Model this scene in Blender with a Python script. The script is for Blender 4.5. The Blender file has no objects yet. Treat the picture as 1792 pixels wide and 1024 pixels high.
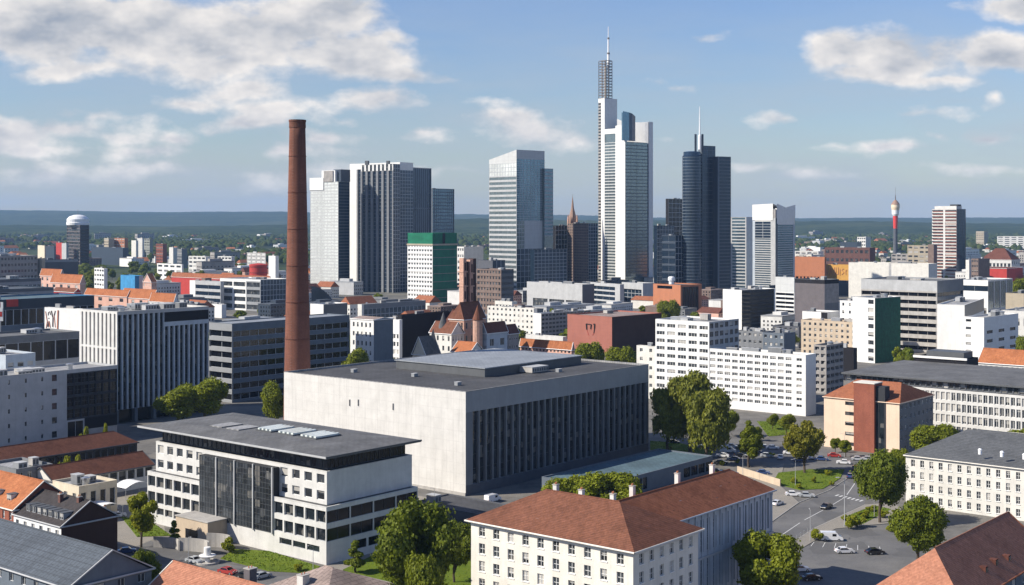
import bpy, math, random
import numpy as np
from mathutils import Vector, Matrix
# ------------------------------------------------------------------ camera numbers
F=2300.0; CX=896.0; YH=388.0; H=80.0; TH=math.radians(50.4)
C=bpy.context.scene.collection
rnd=random.Random(11)
def at(px,py,z=0.0):
    Y=F*(H-z)/(py-YH); return ((px-CX)*Y/F,Y)
def zt(py,Y): return H-(py-YH)*Y/F
def vx(th=TH): return (math.cos(th),math.sin(th))
def vy(th=TH): return (-math.sin(th),math.cos(th))
def run(X0,Y0,px,d):
    r=(px-CX)/F; return (r*Y0-X0)/(d[0]-r*d[1])
# ------------------------------------------------------------------ node helpers
class NT:
    def __init__(s,nt): s.nt=nt; nt.nodes.clear()
    def n(s,t,**k):
        o=s.nt.nodes.new(t)
        for a,b in k.items(): setattr(o,a,b)
        return o
    def l(s,a,b): s.nt.links.new(a,b)
    def math(s,op,a,b=None,c=None,clamp=False):
        o=s.n('ShaderNodeMath',operation=op,use_clamp=clamp)
        for i,v in enumerate((a,b,c)):
            if v is None: continue
            if isinstance(v,(int,float)): o.inputs[i].default_value=v
            else: s.l(v,o.inputs[i])
        return o.outputs[0]
    def mix(s,f,a,b,mode='MIX'):
        o=s.n('ShaderNodeMix',data_type='RGBA',blend_type=mode)
        for i,v in ((0,f),(6,a),(7,b)):
            if isinstance(v,(int,float)): o.inputs[i].default_value=v
            elif isinstance(v,tuple): o.inputs[i].default_value=(v+(1,))[:4]
            else: s.l(v,o.inputs[i])
        return o.outputs[2]
    def noise(s,vec,scale,detail=3,rough=.55,stretch=None):
        if stretch:
            m=s.n('ShaderNodeMapping'); m.inputs['Scale'].default_value=stretch; s.l(vec,m.inputs[0]); vec=m.outputs[0]
        o=s.n('ShaderNodeTexNoise'); o.inputs['Scale'].default_value=scale; o.inputs['Detail'].default_value=detail; o.inputs['Roughness'].default_value=rough
        s.l(vec,o.inputs['Vector']); return o.outputs['Fac']
    def ramp(s,f,a,b,lo=0.,hi=1.):
        o=s.n('ShaderNodeMapRange'); o.inputs[1].default_value=a; o.inputs[2].default_value=b; o.inputs[3].default_value=lo; o.inputs[4].default_value=hi
        s.l(f,o.inputs[0]); return o.outputs[0]
    def bump(s,h,st,dist):
        o=s.n('ShaderNodeBump'); o.inputs['Strength'].default_value=st; o.inputs['Distance'].default_value=dist; s.l(h,o.inputs['Height']); return o.outputs[0]
MATS={}
def new(name):
    m=bpy.data.materials.new(name); m.use_nodes=True; t=NT(m.node_tree)
    b=t.n('ShaderNodeBsdfPrincipled'); o=t.n('ShaderNodeOutputMaterial'); t.l(b.outputs[0],o.inputs[0])
    tc=t.n('ShaderNodeTexCoord'); MATS[name]=m
    return m,t,b,tc.outputs['Object']
def S(t,b,k,v):
    if isinstance(v,tuple): v=(v+(1,))[:4]
    if isinstance(v,(int,float,tuple)): b.inputs[k].default_value=v
    else: t.l(v,b.inputs[k])
def scl(c,k): return tuple(min(1,x*k) for x in c)
def wallm(name,c,var=.16,rough=.85,sc=.22,streak=.10,joint=0,jd=.8,spec=.3):
    """plaster / render / stone: broad mottling, rain streaks, optional panel joints"""
    if name in MATS: return name
    m,t,b,oc=new(name)
    n=t.noise(oc,sc,4,.65); col=t.mix(t.ramp(n,.3,.7),scl(c,1-var),scl(c,1+var*.55))
    st=t.noise(oc,1.3,3,.6,(1,1,.045)); col=t.mix(t.ramp(st,.5,.78,0,streak*2.2),col,scl(c,.45))
    fine=t.noise(oc,3.2,2,.6); col=t.mix(t.ramp(fine,.35,.7,0,.14),col,scl(c,.75))
    if joint:
        sx=t.n('ShaderNodeSeparateXYZ'); t.l(oc,sx.inputs[0])
        hz=t.math('FRACT',t.math('DIVIDE',sx.outputs[2],joint)); xy=t.math('FRACT',t.math('DIVIDE',t.math('ADD',sx.outputs[0],sx.outputs[1]),joint*1.5))
        j=t.math('MAXIMUM',t.math('LESS_THAN',hz,.07),t.math('LESS_THAN',xy,.045))
        col=t.mix(t.math('MULTIPLY',j,.22),col,scl(c,jd*.5))
    S(t,b,'Base Color',col); S(t,b,'Roughness',rough); S(t,b,'Specular IOR Level',spec)
    S(t,b,'Normal',t.bump(t.noise(oc,2.5,4,.7),.25,.05))
    return name
def roofm(name,c,c2=None,rough=.9,var=.3,sheet=0):
    """flat roof: felt with puddle marks, patches and seams"""
    if name in MATS: return name
    m,t,b,oc=new(name); c2=c2 or scl(c,.6)
    n=t.noise(oc,.12,5,.65); col=t.mix(t.ramp(n,.35,.65),scl(c,1-var),scl(c,1+var*.6))
    v=t.n('ShaderNodeTexVoronoi'); v.inputs['Scale'].default_value=.16; t.l(oc,v.inputs['Vector'])
    sv=t.n('ShaderNodeSeparateColor'); t.l(v.outputs['Color'],sv.inputs[0])
    col=t.mix(t.ramp(sv.outputs[0],.6,.95,0,.35),col,c2)
    bk=t.n('ShaderNodeTexBrick'); bk.inputs['Scale'].default_value=.25; bk.inputs['Mortar Size'].default_value=.02; bk.inputs['Color1'].default_value=(.9,.9,.9,1); bk.inputs['Color2'].default_value=(1.12,1.12,1.12,1); bk.inputs['Mortar'].default_value=(.5,.5,.5,1); t.l(oc,bk.inputs['Vector']); col=t.mix(.8,col,bk.outputs['Color'],'MULTIPLY')
    s=t.noise(oc,1.1,4,.7); col=t.mix(t.ramp(s,.52,.72,0,.4),col,scl(c,.5))
    if sheet:
        w=t.n('ShaderNodeTexWave'); w.inputs['Scale'].default_value=sheet; w.inputs['Distortion'].default_value=.2; t.l(oc,w.inputs['Vector'])
        col=t.mix(t.ramp(w.outputs['Fac'],.0,.12,.5,0),col,scl(c,.4))
    S(t,b,'Base Color',col); S(t,b,'Roughness',rough); S(t,b,'Normal',t.bump(s,.3,.05))
    return name
def tilem(name,c,c2):
    """clay or slate tiles, course lines by height, patchy colour"""
    if name in MATS: return name
    m,t,b,oc=new(name)
    sx=t.n('ShaderNodeSeparateXYZ'); t.l(oc,sx.inputs[0])
    row=t.math('MULTIPLY',sx.outputs[2],5.0); fr=t.math('FRACT',row)
    br=t.n('ShaderNodeTexVoronoi'); br.inputs['Scale'].default_value=2.6; t.l(oc,br.inputs['Vector'])
    sv=t.n('ShaderNodeSeparateColor'); t.l(br.outputs['Color'],sv.inputs[0])
    n=t.noise(oc,.5,6,.8); n2=t.noise(oc,.14,5,.75)
    col=t.mix(t.ramp(n,.3,.7),c,c2); col=t.mix(t.math('MULTIPLY',sv.outputs[0],.5),col,scl(c2,.45)); st=t.noise(oc,.9,3,.6,(1,1,.15)); col=t.mix(t.ramp(st,.52,.68,0,.4),col,scl(c,.45)); col=t.mix(t.ramp(st,.25,.4,.35,0),col,scl(c2,1.35))
    col=t.mix(t.ramp(n2,.48,.68,0,.55),col,scl(c,.5)); col=t.mix(t.ramp(fr,0,.35,.7,0),col,scl(c,.3))
    S(t,b,'Base Color',col); S(t,b,'Roughness',.88); S(t,b,'Specular IOR Level',.15)
    S(t,b,'Normal',t.bump(t.math('ADD',fr,t.math('MULTIPLY',n,.6)),.5,.12))
    return name
def brickm(name,c,c2,sc=1.0,soot=0):
    if name in MATS: return name
    m,t,b,oc=new(name)
    sx=t.n('ShaderNodeSeparateXYZ'); t.l(oc,sx.inputs[0])
    cb=t.n('ShaderNodeCombineXYZ'); t.l(t.math('ADD',sx.outputs[0],sx.outputs[1]),cb.inputs[0]); t.l(sx.outputs[2],cb.inputs[1])
    br=t.n('ShaderNodeTexBrick'); t.l(cb.outputs[0],br.inputs['Vector']); br.inputs['Scale'].default_value=sc
    br.inputs['Color1'].default_value=c+(1,); br.inputs['Color2'].default_value=c2+(1,); br.inputs['Mortar'].default_value=scl(c,.55)+(1,)
    br.inputs['Mortar Size'].default_value=.02
    n=t.noise(oc,.25,5,.65); st=t.noise(oc,.8,3,.6,(1,1,.05))
    col=t.mix(t.ramp(n,.35,.7,0,.45),br.outputs['Color'],scl(c2,.55)); col=t.mix(t.ramp(st,.5,.75,0,.4),col,scl(c,.45))
    if soot: hz=t.math('ADD',sx.outputs[2],t.math('MULTIPLY',st,34.)); col=t.mix(t.ramp(hz,soot,soot+26,0,.72),col,(.035,.022,.018)); bnd=t.noise(oc,.5,3,.6,(.05,.05,1)); col=t.mix(t.ramp(bnd,.52,.6,0,.35),col,scl(c,.55))
    S(t,b,'Base Color',col); S(t,b,'Roughness',.9); S(t,b,'Specular IOR Level',.2); S(t,b,'Normal',t.bump(n,.3,.1))
    return name
def glassm(name,c,metal=0.,rough=.07,blind=0.,warp=.35,blindc=(.5,.48,.44),spec=.6):
    """window glass: dark room behind, sky reflection, per-object blinds"""
    if name in MATS: return name
    m,t,b,oc=new(name)
    oi=t.n('ShaderNodeObjectInfo'); r=oi.outputs['Random']
    tc=t.n('ShaderNodeTexCoord'); g=t.n('ShaderNodeSeparateXYZ'); t.l(tc.outputs['Generated'],g.inputs[0])
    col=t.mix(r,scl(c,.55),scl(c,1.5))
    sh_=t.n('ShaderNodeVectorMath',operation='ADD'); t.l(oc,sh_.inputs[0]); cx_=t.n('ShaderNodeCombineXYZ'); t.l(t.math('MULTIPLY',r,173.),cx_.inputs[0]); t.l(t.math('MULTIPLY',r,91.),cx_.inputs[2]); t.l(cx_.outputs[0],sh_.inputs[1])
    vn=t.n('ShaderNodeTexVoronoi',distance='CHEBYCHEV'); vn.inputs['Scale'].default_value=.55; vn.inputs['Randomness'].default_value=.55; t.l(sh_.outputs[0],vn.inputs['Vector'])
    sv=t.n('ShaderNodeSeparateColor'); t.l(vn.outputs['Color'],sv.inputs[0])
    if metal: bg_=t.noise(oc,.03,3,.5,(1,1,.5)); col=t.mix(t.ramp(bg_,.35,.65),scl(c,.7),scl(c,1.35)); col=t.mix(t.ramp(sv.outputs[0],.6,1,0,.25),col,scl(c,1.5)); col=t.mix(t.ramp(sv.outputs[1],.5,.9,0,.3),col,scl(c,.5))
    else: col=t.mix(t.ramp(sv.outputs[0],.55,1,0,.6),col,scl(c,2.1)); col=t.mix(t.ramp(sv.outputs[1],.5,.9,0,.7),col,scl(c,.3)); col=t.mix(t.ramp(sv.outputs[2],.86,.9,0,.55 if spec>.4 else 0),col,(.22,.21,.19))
    if blind:
        wn=t.n('ShaderNodeTexWhiteNoise',noise_dimensions='1D'); t.l(t.math('MULTIPLY',r,77.7),wn.inputs['W'])
        drop=t.math('GREATER_THAN',g.outputs[2],wn.outputs['Value']); has=t.math('LESS_THAN',r,blind)
        f=t.math('MULTIPLY',drop,has); col=t.mix(t.math('MULTIPLY',f,.9),col,t.mix(wn.outputs['Value'],blindc,scl(blindc,.45)))
        S(t,b,'Roughness',t.math('ADD',t.math('MULTIPLY',f,.35),rough))
    else: S(t,b,'Roughness',rough)
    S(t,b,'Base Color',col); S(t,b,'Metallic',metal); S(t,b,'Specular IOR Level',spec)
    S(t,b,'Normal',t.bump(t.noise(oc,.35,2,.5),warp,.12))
    return name
def plain(name,c,rough=.5,metal=0.,var=.08,spec=.5,coat=0.):
    if name in MATS: return name
    m,t,b,oc=new(name); n=t.noise(oc,.9,3,.6)
    S(t,b,'Base Color',t.mix(t.ramp(n,.3,.7),scl(c,1-var),scl(c,1+var))); S(t,b,'Roughness',rough); S(t,b,'Metallic',metal); S(t,b,'Specular IOR Level',spec)
    if coat: S(t,b,'Coat Weight',coat); S(t,b,'Coat Roughness',.05)
    return name
wallm('white_render',(.62,.61,.58)); wallm('bright_white',(.74,.735,.71),var=.09,streak=.09); wallm('hall_concrete',(.61,.592,.555),var=.12,streak=.16,joint=3.1,jd=1.35)
wallm('cream',(.66,.58,.44)); wallm('pale_cream',(.66,.64,.585)); wallm('period_stucco',(.70,.665,.59),var=.14,streak=.12); wallm('salmon',(.72,.56,.42),var=.1)
wallm('beige',(.52,.42,.31)); wallm('light_grey',(.43,.435,.435)); wallm('mid_grey',(.19,.197,.205)); wallm('dark_grey',(.10,.105,.12)); wallm('charcoal',(.035,.037,.042))  # mid grey, and blue-grey below, also put shade into right-hand walls by colour
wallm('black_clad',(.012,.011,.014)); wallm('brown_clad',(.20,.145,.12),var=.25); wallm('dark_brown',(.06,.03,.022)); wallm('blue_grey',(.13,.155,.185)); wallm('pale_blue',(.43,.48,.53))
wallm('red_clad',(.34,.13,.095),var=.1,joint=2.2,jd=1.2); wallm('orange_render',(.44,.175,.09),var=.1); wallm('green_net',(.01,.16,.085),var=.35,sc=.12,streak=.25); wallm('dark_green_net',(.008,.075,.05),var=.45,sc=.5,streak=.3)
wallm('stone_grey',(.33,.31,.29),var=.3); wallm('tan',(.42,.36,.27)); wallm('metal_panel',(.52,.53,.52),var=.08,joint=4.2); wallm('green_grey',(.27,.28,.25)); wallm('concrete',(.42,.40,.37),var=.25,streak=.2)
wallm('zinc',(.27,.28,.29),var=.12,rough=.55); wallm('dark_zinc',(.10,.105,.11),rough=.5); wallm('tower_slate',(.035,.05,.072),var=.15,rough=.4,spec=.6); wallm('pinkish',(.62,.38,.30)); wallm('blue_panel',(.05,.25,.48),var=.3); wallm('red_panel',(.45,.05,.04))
wallm('purple_grey',(.13,.115,.12)); wallm('yellow_paint',(.62,.34,.08)); wallm('fin_grey',(.42,.44,.45),var=.1)
brickm('chimney_brick',(.245,.105,.072),(.19,.078,.052),.9,soot=118); brickm('red_brick',(.34,.12,.075),(.27,.09,.06),1.6); brickm('brown_brick',(.20,.10,.08),(.14,.075,.065),1.)
roofm('felt',(.13,.13,.13)); roofm('dark_felt',(.065,.065,.068)); roofm('pale_felt',(.30,.30,.30),(.4,.39,.37)); roofm('metal_sheet',(.29,.31,.33),rough=.6,sheet=.35,var=.12); roofm('teal_sheet',(.09,.15,.18),sheet=.2); roofm('slate_sheet',(.075,.09,.11),(.1,.12,.14),sheet=.25,var=.2); roofm('brown_felt',(.30,.23,.20))
tilem('brown_tile',(.175,.075,.047),(.26,.107,.066)); tilem('red_tile',(.33,.12,.062),(.44,.17,.088)); tilem('orange_tile',(.44,.15,.065),(.52,.205,.09)); tilem('dark_tile',(.05,.045,.045),(.08,.07,.07)); tilem('slate_tile',(.12,.125,.13),(.16,.165,.17)); tilem('pink_tile',(.45,.19,.12),(.52,.24,.15)); tilem('maroon_tile',(.15,.06,.045),(.2,.08,.055))
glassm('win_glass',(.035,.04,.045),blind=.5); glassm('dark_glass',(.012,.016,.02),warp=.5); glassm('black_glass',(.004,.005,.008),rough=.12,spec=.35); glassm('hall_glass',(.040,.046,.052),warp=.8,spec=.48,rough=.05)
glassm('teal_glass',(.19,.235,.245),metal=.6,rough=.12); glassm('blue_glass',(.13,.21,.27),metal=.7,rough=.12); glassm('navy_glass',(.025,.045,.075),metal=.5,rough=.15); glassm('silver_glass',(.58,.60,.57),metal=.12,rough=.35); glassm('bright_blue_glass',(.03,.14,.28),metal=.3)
plain('white_frame',(.75,.75,.73)); plain('grey_frame',(.33,.35,.37)); plain('dark_frame',(.06,.065,.07)); plain('white_metal',(.8,.8,.8),.4); plain('steel',(.45,.46,.47),.35,.7); plain('tyre',(.02,.02,.02),.8); plain('lattice',(.16,.14,.13),.6); plain('skylight',(.62,.66,.62),.25,spec=.6); plain('red_paint',(.62,.05,.04),.4); plain('spire_copper',(.28,.17,.12),.7); plain('sandstone',(.45,.27,.20),.85,var=.2); plain('kerbstone',(.36,.35,.33),.9); plain('line_paint',(.62,.62,.6),.7); plain('lamp_lens',(.7,.7,.68),.2); plain('tail_red',(.4,.02,.02),.3); plain('graffiti_ink',(.06,.03,.025),.8); plain('rust_ink',(.45,.17,.1),.8); plain('cream_paint',(.75,.6,.42),.5)
# ------------------------------------------------------------------ mesh builder
class MB:
    def __init__(s): s.v=[];s.f=[];s.m=[];s.mats=[]
    def mi(s,k):
        if k not in s.mats: s.mats.append(k)
        return s.mats.index(k)
    def poly(s,pts,mat):
        i=len(s.v); s.v+= [tuple(p) for p in pts]; s.f.append(tuple(range(i,i+len(pts)))); s.m.append(s.mi(mat))
    def box(s,x0,y0,z0,x1,y1,z1,mat):
        i=len(s.v)
        s.v+=[(x0,y0,z0),(x1,y0,z0),(x1,y1,z0),(x0,y1,z0),(x0,y0,z1),(x1,y0,z1),(x1,y1,z1),(x0,y1,z1)]
        for q in ((0,3,2,1),(4,5,6,7),(0,1,5,4),(1,2,6,5),(2,3,7,6),(3,0,4,7)):
            s.f.append(tuple(i+a for a in q)); s.m.append(s.mi(mat))
    def prism(s,pts,z0,z1,mat,top=None):
        n=len(pts); i=len(s.v)
        s.v+=[(x,y,z0) for x,y in pts]+[(x,y,z1) for x,y in pts]
        for k in range(n):
            j=(k+1)%n; s.f.append((i+k,i+j,i+n+j,i+n+k)); s.m.append(s.mi(mat))
        s.f.append(tuple(i+n+k for k in range(n))); s.m.append(s.mi(top or mat))
        s.f.append(tuple(i+n-1-k for k in range(n))); s.m.append(s.mi(mat))
    def lathe(s,prof,mat,n=24,cx=0,cy=0,smooth=True):
        i=len(s.v)
        for r,z in prof:
            for k in range(n):
                a=2*math.pi*k/n; s.v.append((cx+r*math.cos(a),cy+r*math.sin(a),z))
        for p in range(len(prof)-1):
            for k in range(n):
                j=(k+1)%n; a=i+p*n; s.f.append((a+k,a+j,a+n+j,a+n+k)); s.m.append(s.mi(mat))
        e=i+(len(prof)-1)*n; s.f.append(tuple(e+k for k in range(n))); s.m.append(s.mi(mat))
    def tube(s,a,b,r0,r1,mat,n=6):
        a=Vector(a);b=Vector(b);d=(b-a).normalized(); u=d.orthogonal().normalized(); w=d.cross(u); i=len(s.v)
        for p,r in ((a,r0),(b,r1)):
            for k in range(n):
                t=2*math.pi*k/n; s.v.append(tuple(p+u*(r*math.cos(t))+w*(r*math.sin(t))))
        for k in range(n):
            j=(k+1)%n; s.f.append((i+k,i+j,i+n+j,i+n+k)); s.m.append(s.mi(mat))
        s.f.append(tuple(i+n+k for k in range(n))); s.m.append(s.mi(mat))
    def add(s,me,M):
        i=len(s.v); s.v+=[tuple(M@v.co) for v in me.vertices]
        for p in me.polygons:
            s.f.append(tuple(i+a for a in p.vertices)); s.m.append(s.mi(me.materials[p.material_index].name))
    def mesh(s,name,smooth=False):
        me=bpy.data.meshes.new(name); me.from_pydata(s.v,[],s.f)
        for k in s.mats: me.materials.append(MATS[k])
        me.polygons.foreach_set('material_index',s.m)
        if smooth: me.polygons.foreach_set('use_smooth',[True]*len(s.f))
        me.update(); return me
    def build(s,name,parent=None,M=None,smooth=False):
        return link(name,s.mesh(name,smooth),parent,M)
def link(name,me,parent=None,M=None):
    o=bpy.data.objects.new(name,me); C.objects.link(o)
    if parent: o.parent=parent
    if M is not None: o.matrix_local=M
    return o
def tag(o,label=None,cat=None,group=None,kind=None):
    if label: o['label']=label
    if cat: o['category']=cat
    if group: o['group']=group
    if kind: o['kind']=kind
    return o
def frameM(X,Y,th=0.,z=0.): return Matrix.Translation((X,Y,z))@Matrix.Rotation(th,4,'Z')
def copy_tree(o,parent=None):
    c=o.copy(); C.objects.link(c)
    if parent: c.parent=parent; c.matrix_parent_inverse=o.matrix_parent_inverse
    for ch in list(o.children): copy_tree(ch,c)
    return c
# ------------------------------------------------------------------ facades
class Sp:
    def __init__(s,cols,rows,wf=.55,hf=.55,d=.28,mx=1,mz=0,g='win_glass',fr='white_frame',name='window',ms=.0,mb=.0,mt=.0,fw=.07,wall=None,sill=False):
        s.__dict__.update(locals())
WM={}
def wmesh(w,h,mx,mz,g,fr,fw,pane):
    k=(round(w,2),round(h,2),mx,mz,g,fr,round(fw,2),pane)
    if k in WM: return WM[k]
    a=MB(); y=-.07; fz=min(fw,.16,h*.1); f0=min(fw,.3)
    a.box(0,y,0,f0,.02,h,fr); a.box(w-f0,y,0,w,.02,h,fr); a.box(f0,y,0,w-f0,.02,fz,fr); a.box(f0,y,h-fz,w-f0,.02,h,fr)
    for i in range(mx):
        x=w*(i+1)/(mx+1); a.box(x-fw/2,y+.012,fz,x+fw/2,.02,h-fz,fr)
    for i in range(mz):
        z=h*(i+1)/(mz+1); f2=min(fw/2,h/(mz+1)*.14); a.box(f0,y+.024,z-f2,w-f0,.02,z+f2,fr)
    p=None; q=a if not pane else MB(); q.poly([(0,.03,0),(w,.03,0),(w,.03,h),(0,.03,h)],g)
    if pane: p=q.mesh('pane')
    WM[k]=(a.mesh('window'),p); return WM[k]
FOOT=[]
class Thing:
    def __init__(s,label,cat,X,Y,th=TH,name='office_building',group=None):
        s.X,s.Y=X,Y; s.root=bpy.data.objects.new(name,None); C.objects.link(s.root); s.root.empty_display_size=.5
        s.M=frameM(X,Y,th); s.root.matrix_world=s.M; s.Mi=s.M.inverted(); tag(s.root,label,cat,group); s.win=[]
    def rel(s,X,Y,th,z=0.): return s.Mi@frameM(X,Y,th,z)
    def facade(s,wall,wm,face,a,b,z0,z1,sp,off,M,Y):
        def T(u,z,d=0): return (u,off+d,z) if face=='R' else (off+d,u,z)
        def q(u0,u1,w0,w1,m=wm):
            if u1-u0>1e-4 and w1-w0>1e-4: wall.poly([T(u0,w0),T(u1,w0),T(u1,w1),T(u0,w1)],m)
        if sp is None: q(a,b,z0,z1); return
        if sp.wall: wm=sp.wall
        fr=sp.fr; cols,mx,fw,nm=sp.cols,sp.mx,sp.fw,sp.name
        px=F*(b-a)/max(cols,1)/Y*(.62 if face=='R' else .72)
        L=b-a-2*sp.ms; pitch=L/cols; ww=pitch*sp.wf; A=a+sp.ms; W0=z0+sp.mb; Hh=z1-z0-sp.mb-sp.mt; rp=Hh/sp.rows; hh=rp*sp.hf
        if cols>1 and px<6.5:
            mx=cols-1; fw=max(pitch*(1-sp.wf),.12); ww=L-pitch*(1-sp.wf); A=a+sp.ms+pitch*(1-sp.wf)/2; pitch=ww; cols=1; fr=wm; nm='window_band' if sp.rows>1 else 'glazing'; x0s=[A]
        else: x0s=[A+pitch*i+(pitch-ww)/2 for i in range(cols)]
        zz=[W0+rp*j+(rp-hh)*.55 for j in range(sp.rows)]
        cur=z0
        for zb in zz:
            q(a,b,cur,zb); cu=a
            for x in x0s:
                q(cu,x,zb,zb+hh); cu=x+ww
                d=sp.d
                for P in ([(x,zb),(x,zb+hh)],[(x+ww,zb),(x+ww,zb+hh)],[(x,zb),(x+ww,zb)],[(x,zb+hh),(x+ww,zb+hh)]):
                    wall.poly([T(*P[0]),T(*P[1]),T(*P[1],d),T(*P[0],d)],wm)
                if face=='R': Mw=M@Matrix.Translation((x,off+d,zb))
                else: Mw=M@Matrix.Translation((off+d,x+ww,zb))@Matrix.Rotation(-math.pi/2,4,'Z')
                s.win.append((Y,Mw,(ww,hh,mx,sp.mz,sp.g,fr,fw if cols==1 or fw>.1 else fw),nm,sp.sill))
            q(cu,b,zb,zb+hh); cur=zb+hh
        q(a,b,cur,z1)
    def block(s,X,Y,th,Lx,Ly,z0,z1,wm,L=None,R=None,roof='felt',par=.7,cl=0,name='wall',bands=None,top=True,cop=None):
        M=s.rel(X,Y,th); w=MB(); Ht=z1-z0; FOOT.append((X,Y,math.cos(th),math.sin(th),Lx,Ly))
        for face,sp,ln in (('L',L,Ly),('R',R,Lx)):
            if sp is None or isinstance(sp,Sp): sp=[(0,1,0,1,sp)]
            for a,b,c,d,q in sp:
                s.facade(w,(q.wall if q is not None and q.wall else wm) if not isinstance(q,str) else q,face,a*ln,b*ln,z0+c*Ht,z0+d*Ht,None if isinstance(q,str) else q,0,M,Y)
        for P in ([(Lx,0),(Lx,Ly)],[(0,Ly),(Lx,Ly)]):
            w.poly([(*P[0],z0),(*P[1],z0),(*P[1],z1),(*P[0],z1)],wm)
        if z0>.1: w.poly([(0,0,z0),(Lx,0,z0),(Lx,Ly,z0),(0,Ly,z0)],wm)
        w.build(name,s.root,M)
        if top:
            r=MB(); e=.35; d=par; cop=cop or wm
            r.poly([(e,e,z1-d),(Lx-e,e,z1-d),(Lx-e,Ly-e,z1-d),(e,Ly-e,z1-d)],roof)
            r.box(-.05,-.05,z1-.02,Lx+.05,e,z1+.12,cop); r.box(-.05,Ly-e,z1-.02,Lx+.05,Ly+.05,z1+.12,cop)
            r.box(-.05,e,z1-.02,e,Ly-e,z1+.12,cop); r.box(Lx-e,e,z1-.02,Lx+.05,Ly-e,z1+.12,cop)
            for P in ([(e,e),(Lx-e,e)],[(e,e),(e,Ly-e)],[(Lx-e,e),(Lx-e,Ly-e)],[(e,Ly-e),(Lx-e,Ly-e)]):
                r.poly([(*P[0],z1-d),(*P[1],z1-d),(*P[1],z1),(*P[0],z1)],cop)
            r.build('roof',s.root,M)
            for k in range(cl): s.unit(M,Lx,Ly,z1-d,k)
        return M
    def unit(s,M,Lx,Ly,z,k):
        sx=rnd.uniform(.06,.16)*Lx+1; sy=rnd.uniform(.06,.16)*Ly+1; sz=rnd.uniform(1.2,2.8)
        x=rnd.uniform(.08,.92)*(Lx-sx-2)+1; y=rnd.uniform(.08,.92)*(Ly-sy-2)+1; t=rnd.choice(['light_grey','mid_grey','zinc','concrete','steel'])
        u=MB()
        if k%3==2:
            r=min(sx,sy)*.3+.3; u.lathe([(r,z),(r,z+sz*.7),(r*1.35,z+sz*.72),(r*1.35,z+sz*.85),(0.05,z+sz)],'steel',10,x+r,y+r)
            u.build('vent',s.root,M); return
        u.box(x,y,z+.25,x+sx,y+sy,z+sz,t); u.box(x+.2,y+.2,z,x+sx-.2,y+sy-.2,z+.25,'dark_frame'); u.box(x-.1,y-.1,z+sz,x+sx+.1,y+sy+.1,z+sz+.12,'light_grey')
        n=max(2,int(sx/1.2))
        for i in range(n): u.box(x+sx*(i+.2)/n,y-.05,z+.6,x+sx*(i+.8)/n,y+.01,z+sz-.4,'dark_frame')
        u.build('rooftop_unit',s.root,M)
    def hip(s,X,Y,th,Lx,Ly,z,h,mat,axis='y',h0=0.,h1=0.,ov=.5,name='roof',fascia='white_frame',wall=None):
        """pitched roof; axis = ridge direction; h0/h1 = hip inset at both ends (0 = gable)"""
        M=s.rel(X,Y,th); r=MB(); x0,y0,x1,y1=-ov,-ov,Lx+ov,Ly+ov
        if axis=='y':
            xm=Lx/2; a=(xm,y0+(h0 if h0 else 0),z+h); b=(xm,y1-(h1 if h1 else 0),z+h)
            r.poly([(x0,y0,z),(x0,y1,z),b,a],mat); r.poly([(x1,y0,z),(x1,y1,z),b,a],mat)
            E=[([(x0,y0,z),(x1,y0,z),a],h0,[(0,0,z-.3),(Lx,0,z-.3),(xm,0,z+h*.985)]),([(x0,y1,z),(x1,y1,z),b],h1,[(0,Ly,z-.3),(Lx,Ly,z-.3),(xm,Ly,z+h*.985)])]
        else:
            ym=Ly/2; a=(x0+(h0 if h0 else 0),ym,z+h); b=(x1-(h1 if h1 else 0),ym,z+h)
            r.poly([(x0,y0,z),(x1,y0,z),b,a],mat); r.poly([(x0,y1,z),(x1,y1,z),b,a],mat)
            E=[([(x0,y0,z),(x0,y1,z),a],h0,[(0,0,z-.3),(0,Ly,z-.3),(0,ym,z+h*.985)]),([(x1,y0,z),(x1,y1,z),b],h1,[(Lx,0,z-.3),(Lx,Ly,z-.3),(Lx,ym,z+h*.985)])]
        gs_=[]
        for tri,hh,wt in E:
            if hh: r.poly(tri,mat)
            else:
                g=MB(); g.poly(wt,wall or 'white_render'); gs_.append(g)
                for p,q in ((tri[0],tri[2]),(tri[1],tri[2])): r.tube(p,q,.16,.16,fascia,4)
        r.tube(a,b,.17,.17,mat,5)
        for p,q in (((x0,y0,z),(x0,y1,z)),((x1,y0,z),(x1,y1,z)),((x0,y0,z),(x1,y0,z)),((x0,y1,z),(x1,y1,z))):
            r.tube((p[0],p[1],z-.1),(q[0],q[1],z-.1),.2,.2,fascia,5)
        r.poly([(x0,y0,z-.12),(x1,y0,z-.12),(x1,y1,z-.12),(x0,y1,z-.12)],fascia)
        r.build(name,s.root,M)
        for g in gs_: g.build('gable_wall',s.root,M)
        return M
    def chimneys(s,M,pts,z,hh=1.8,mat='white_render',w=.9):
        for x,y in pts:
            u=MB(); u.box(x-w/2,y-w/2,z-1.5,x+w/2,y+w/2,z+hh,mat); u.box(x-w/2-.1,y-w/2-.1,z+hh,x+w/2+.1,y+w/2+.1,z+hh+.15,'concrete')
            for k in (-.2,.2): u.lathe([(.13,z+hh+.15),(.11,z+hh+.55)],'orange_render',8,x+k*w,y)
            u.build('chimney',s.root,M)
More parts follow.
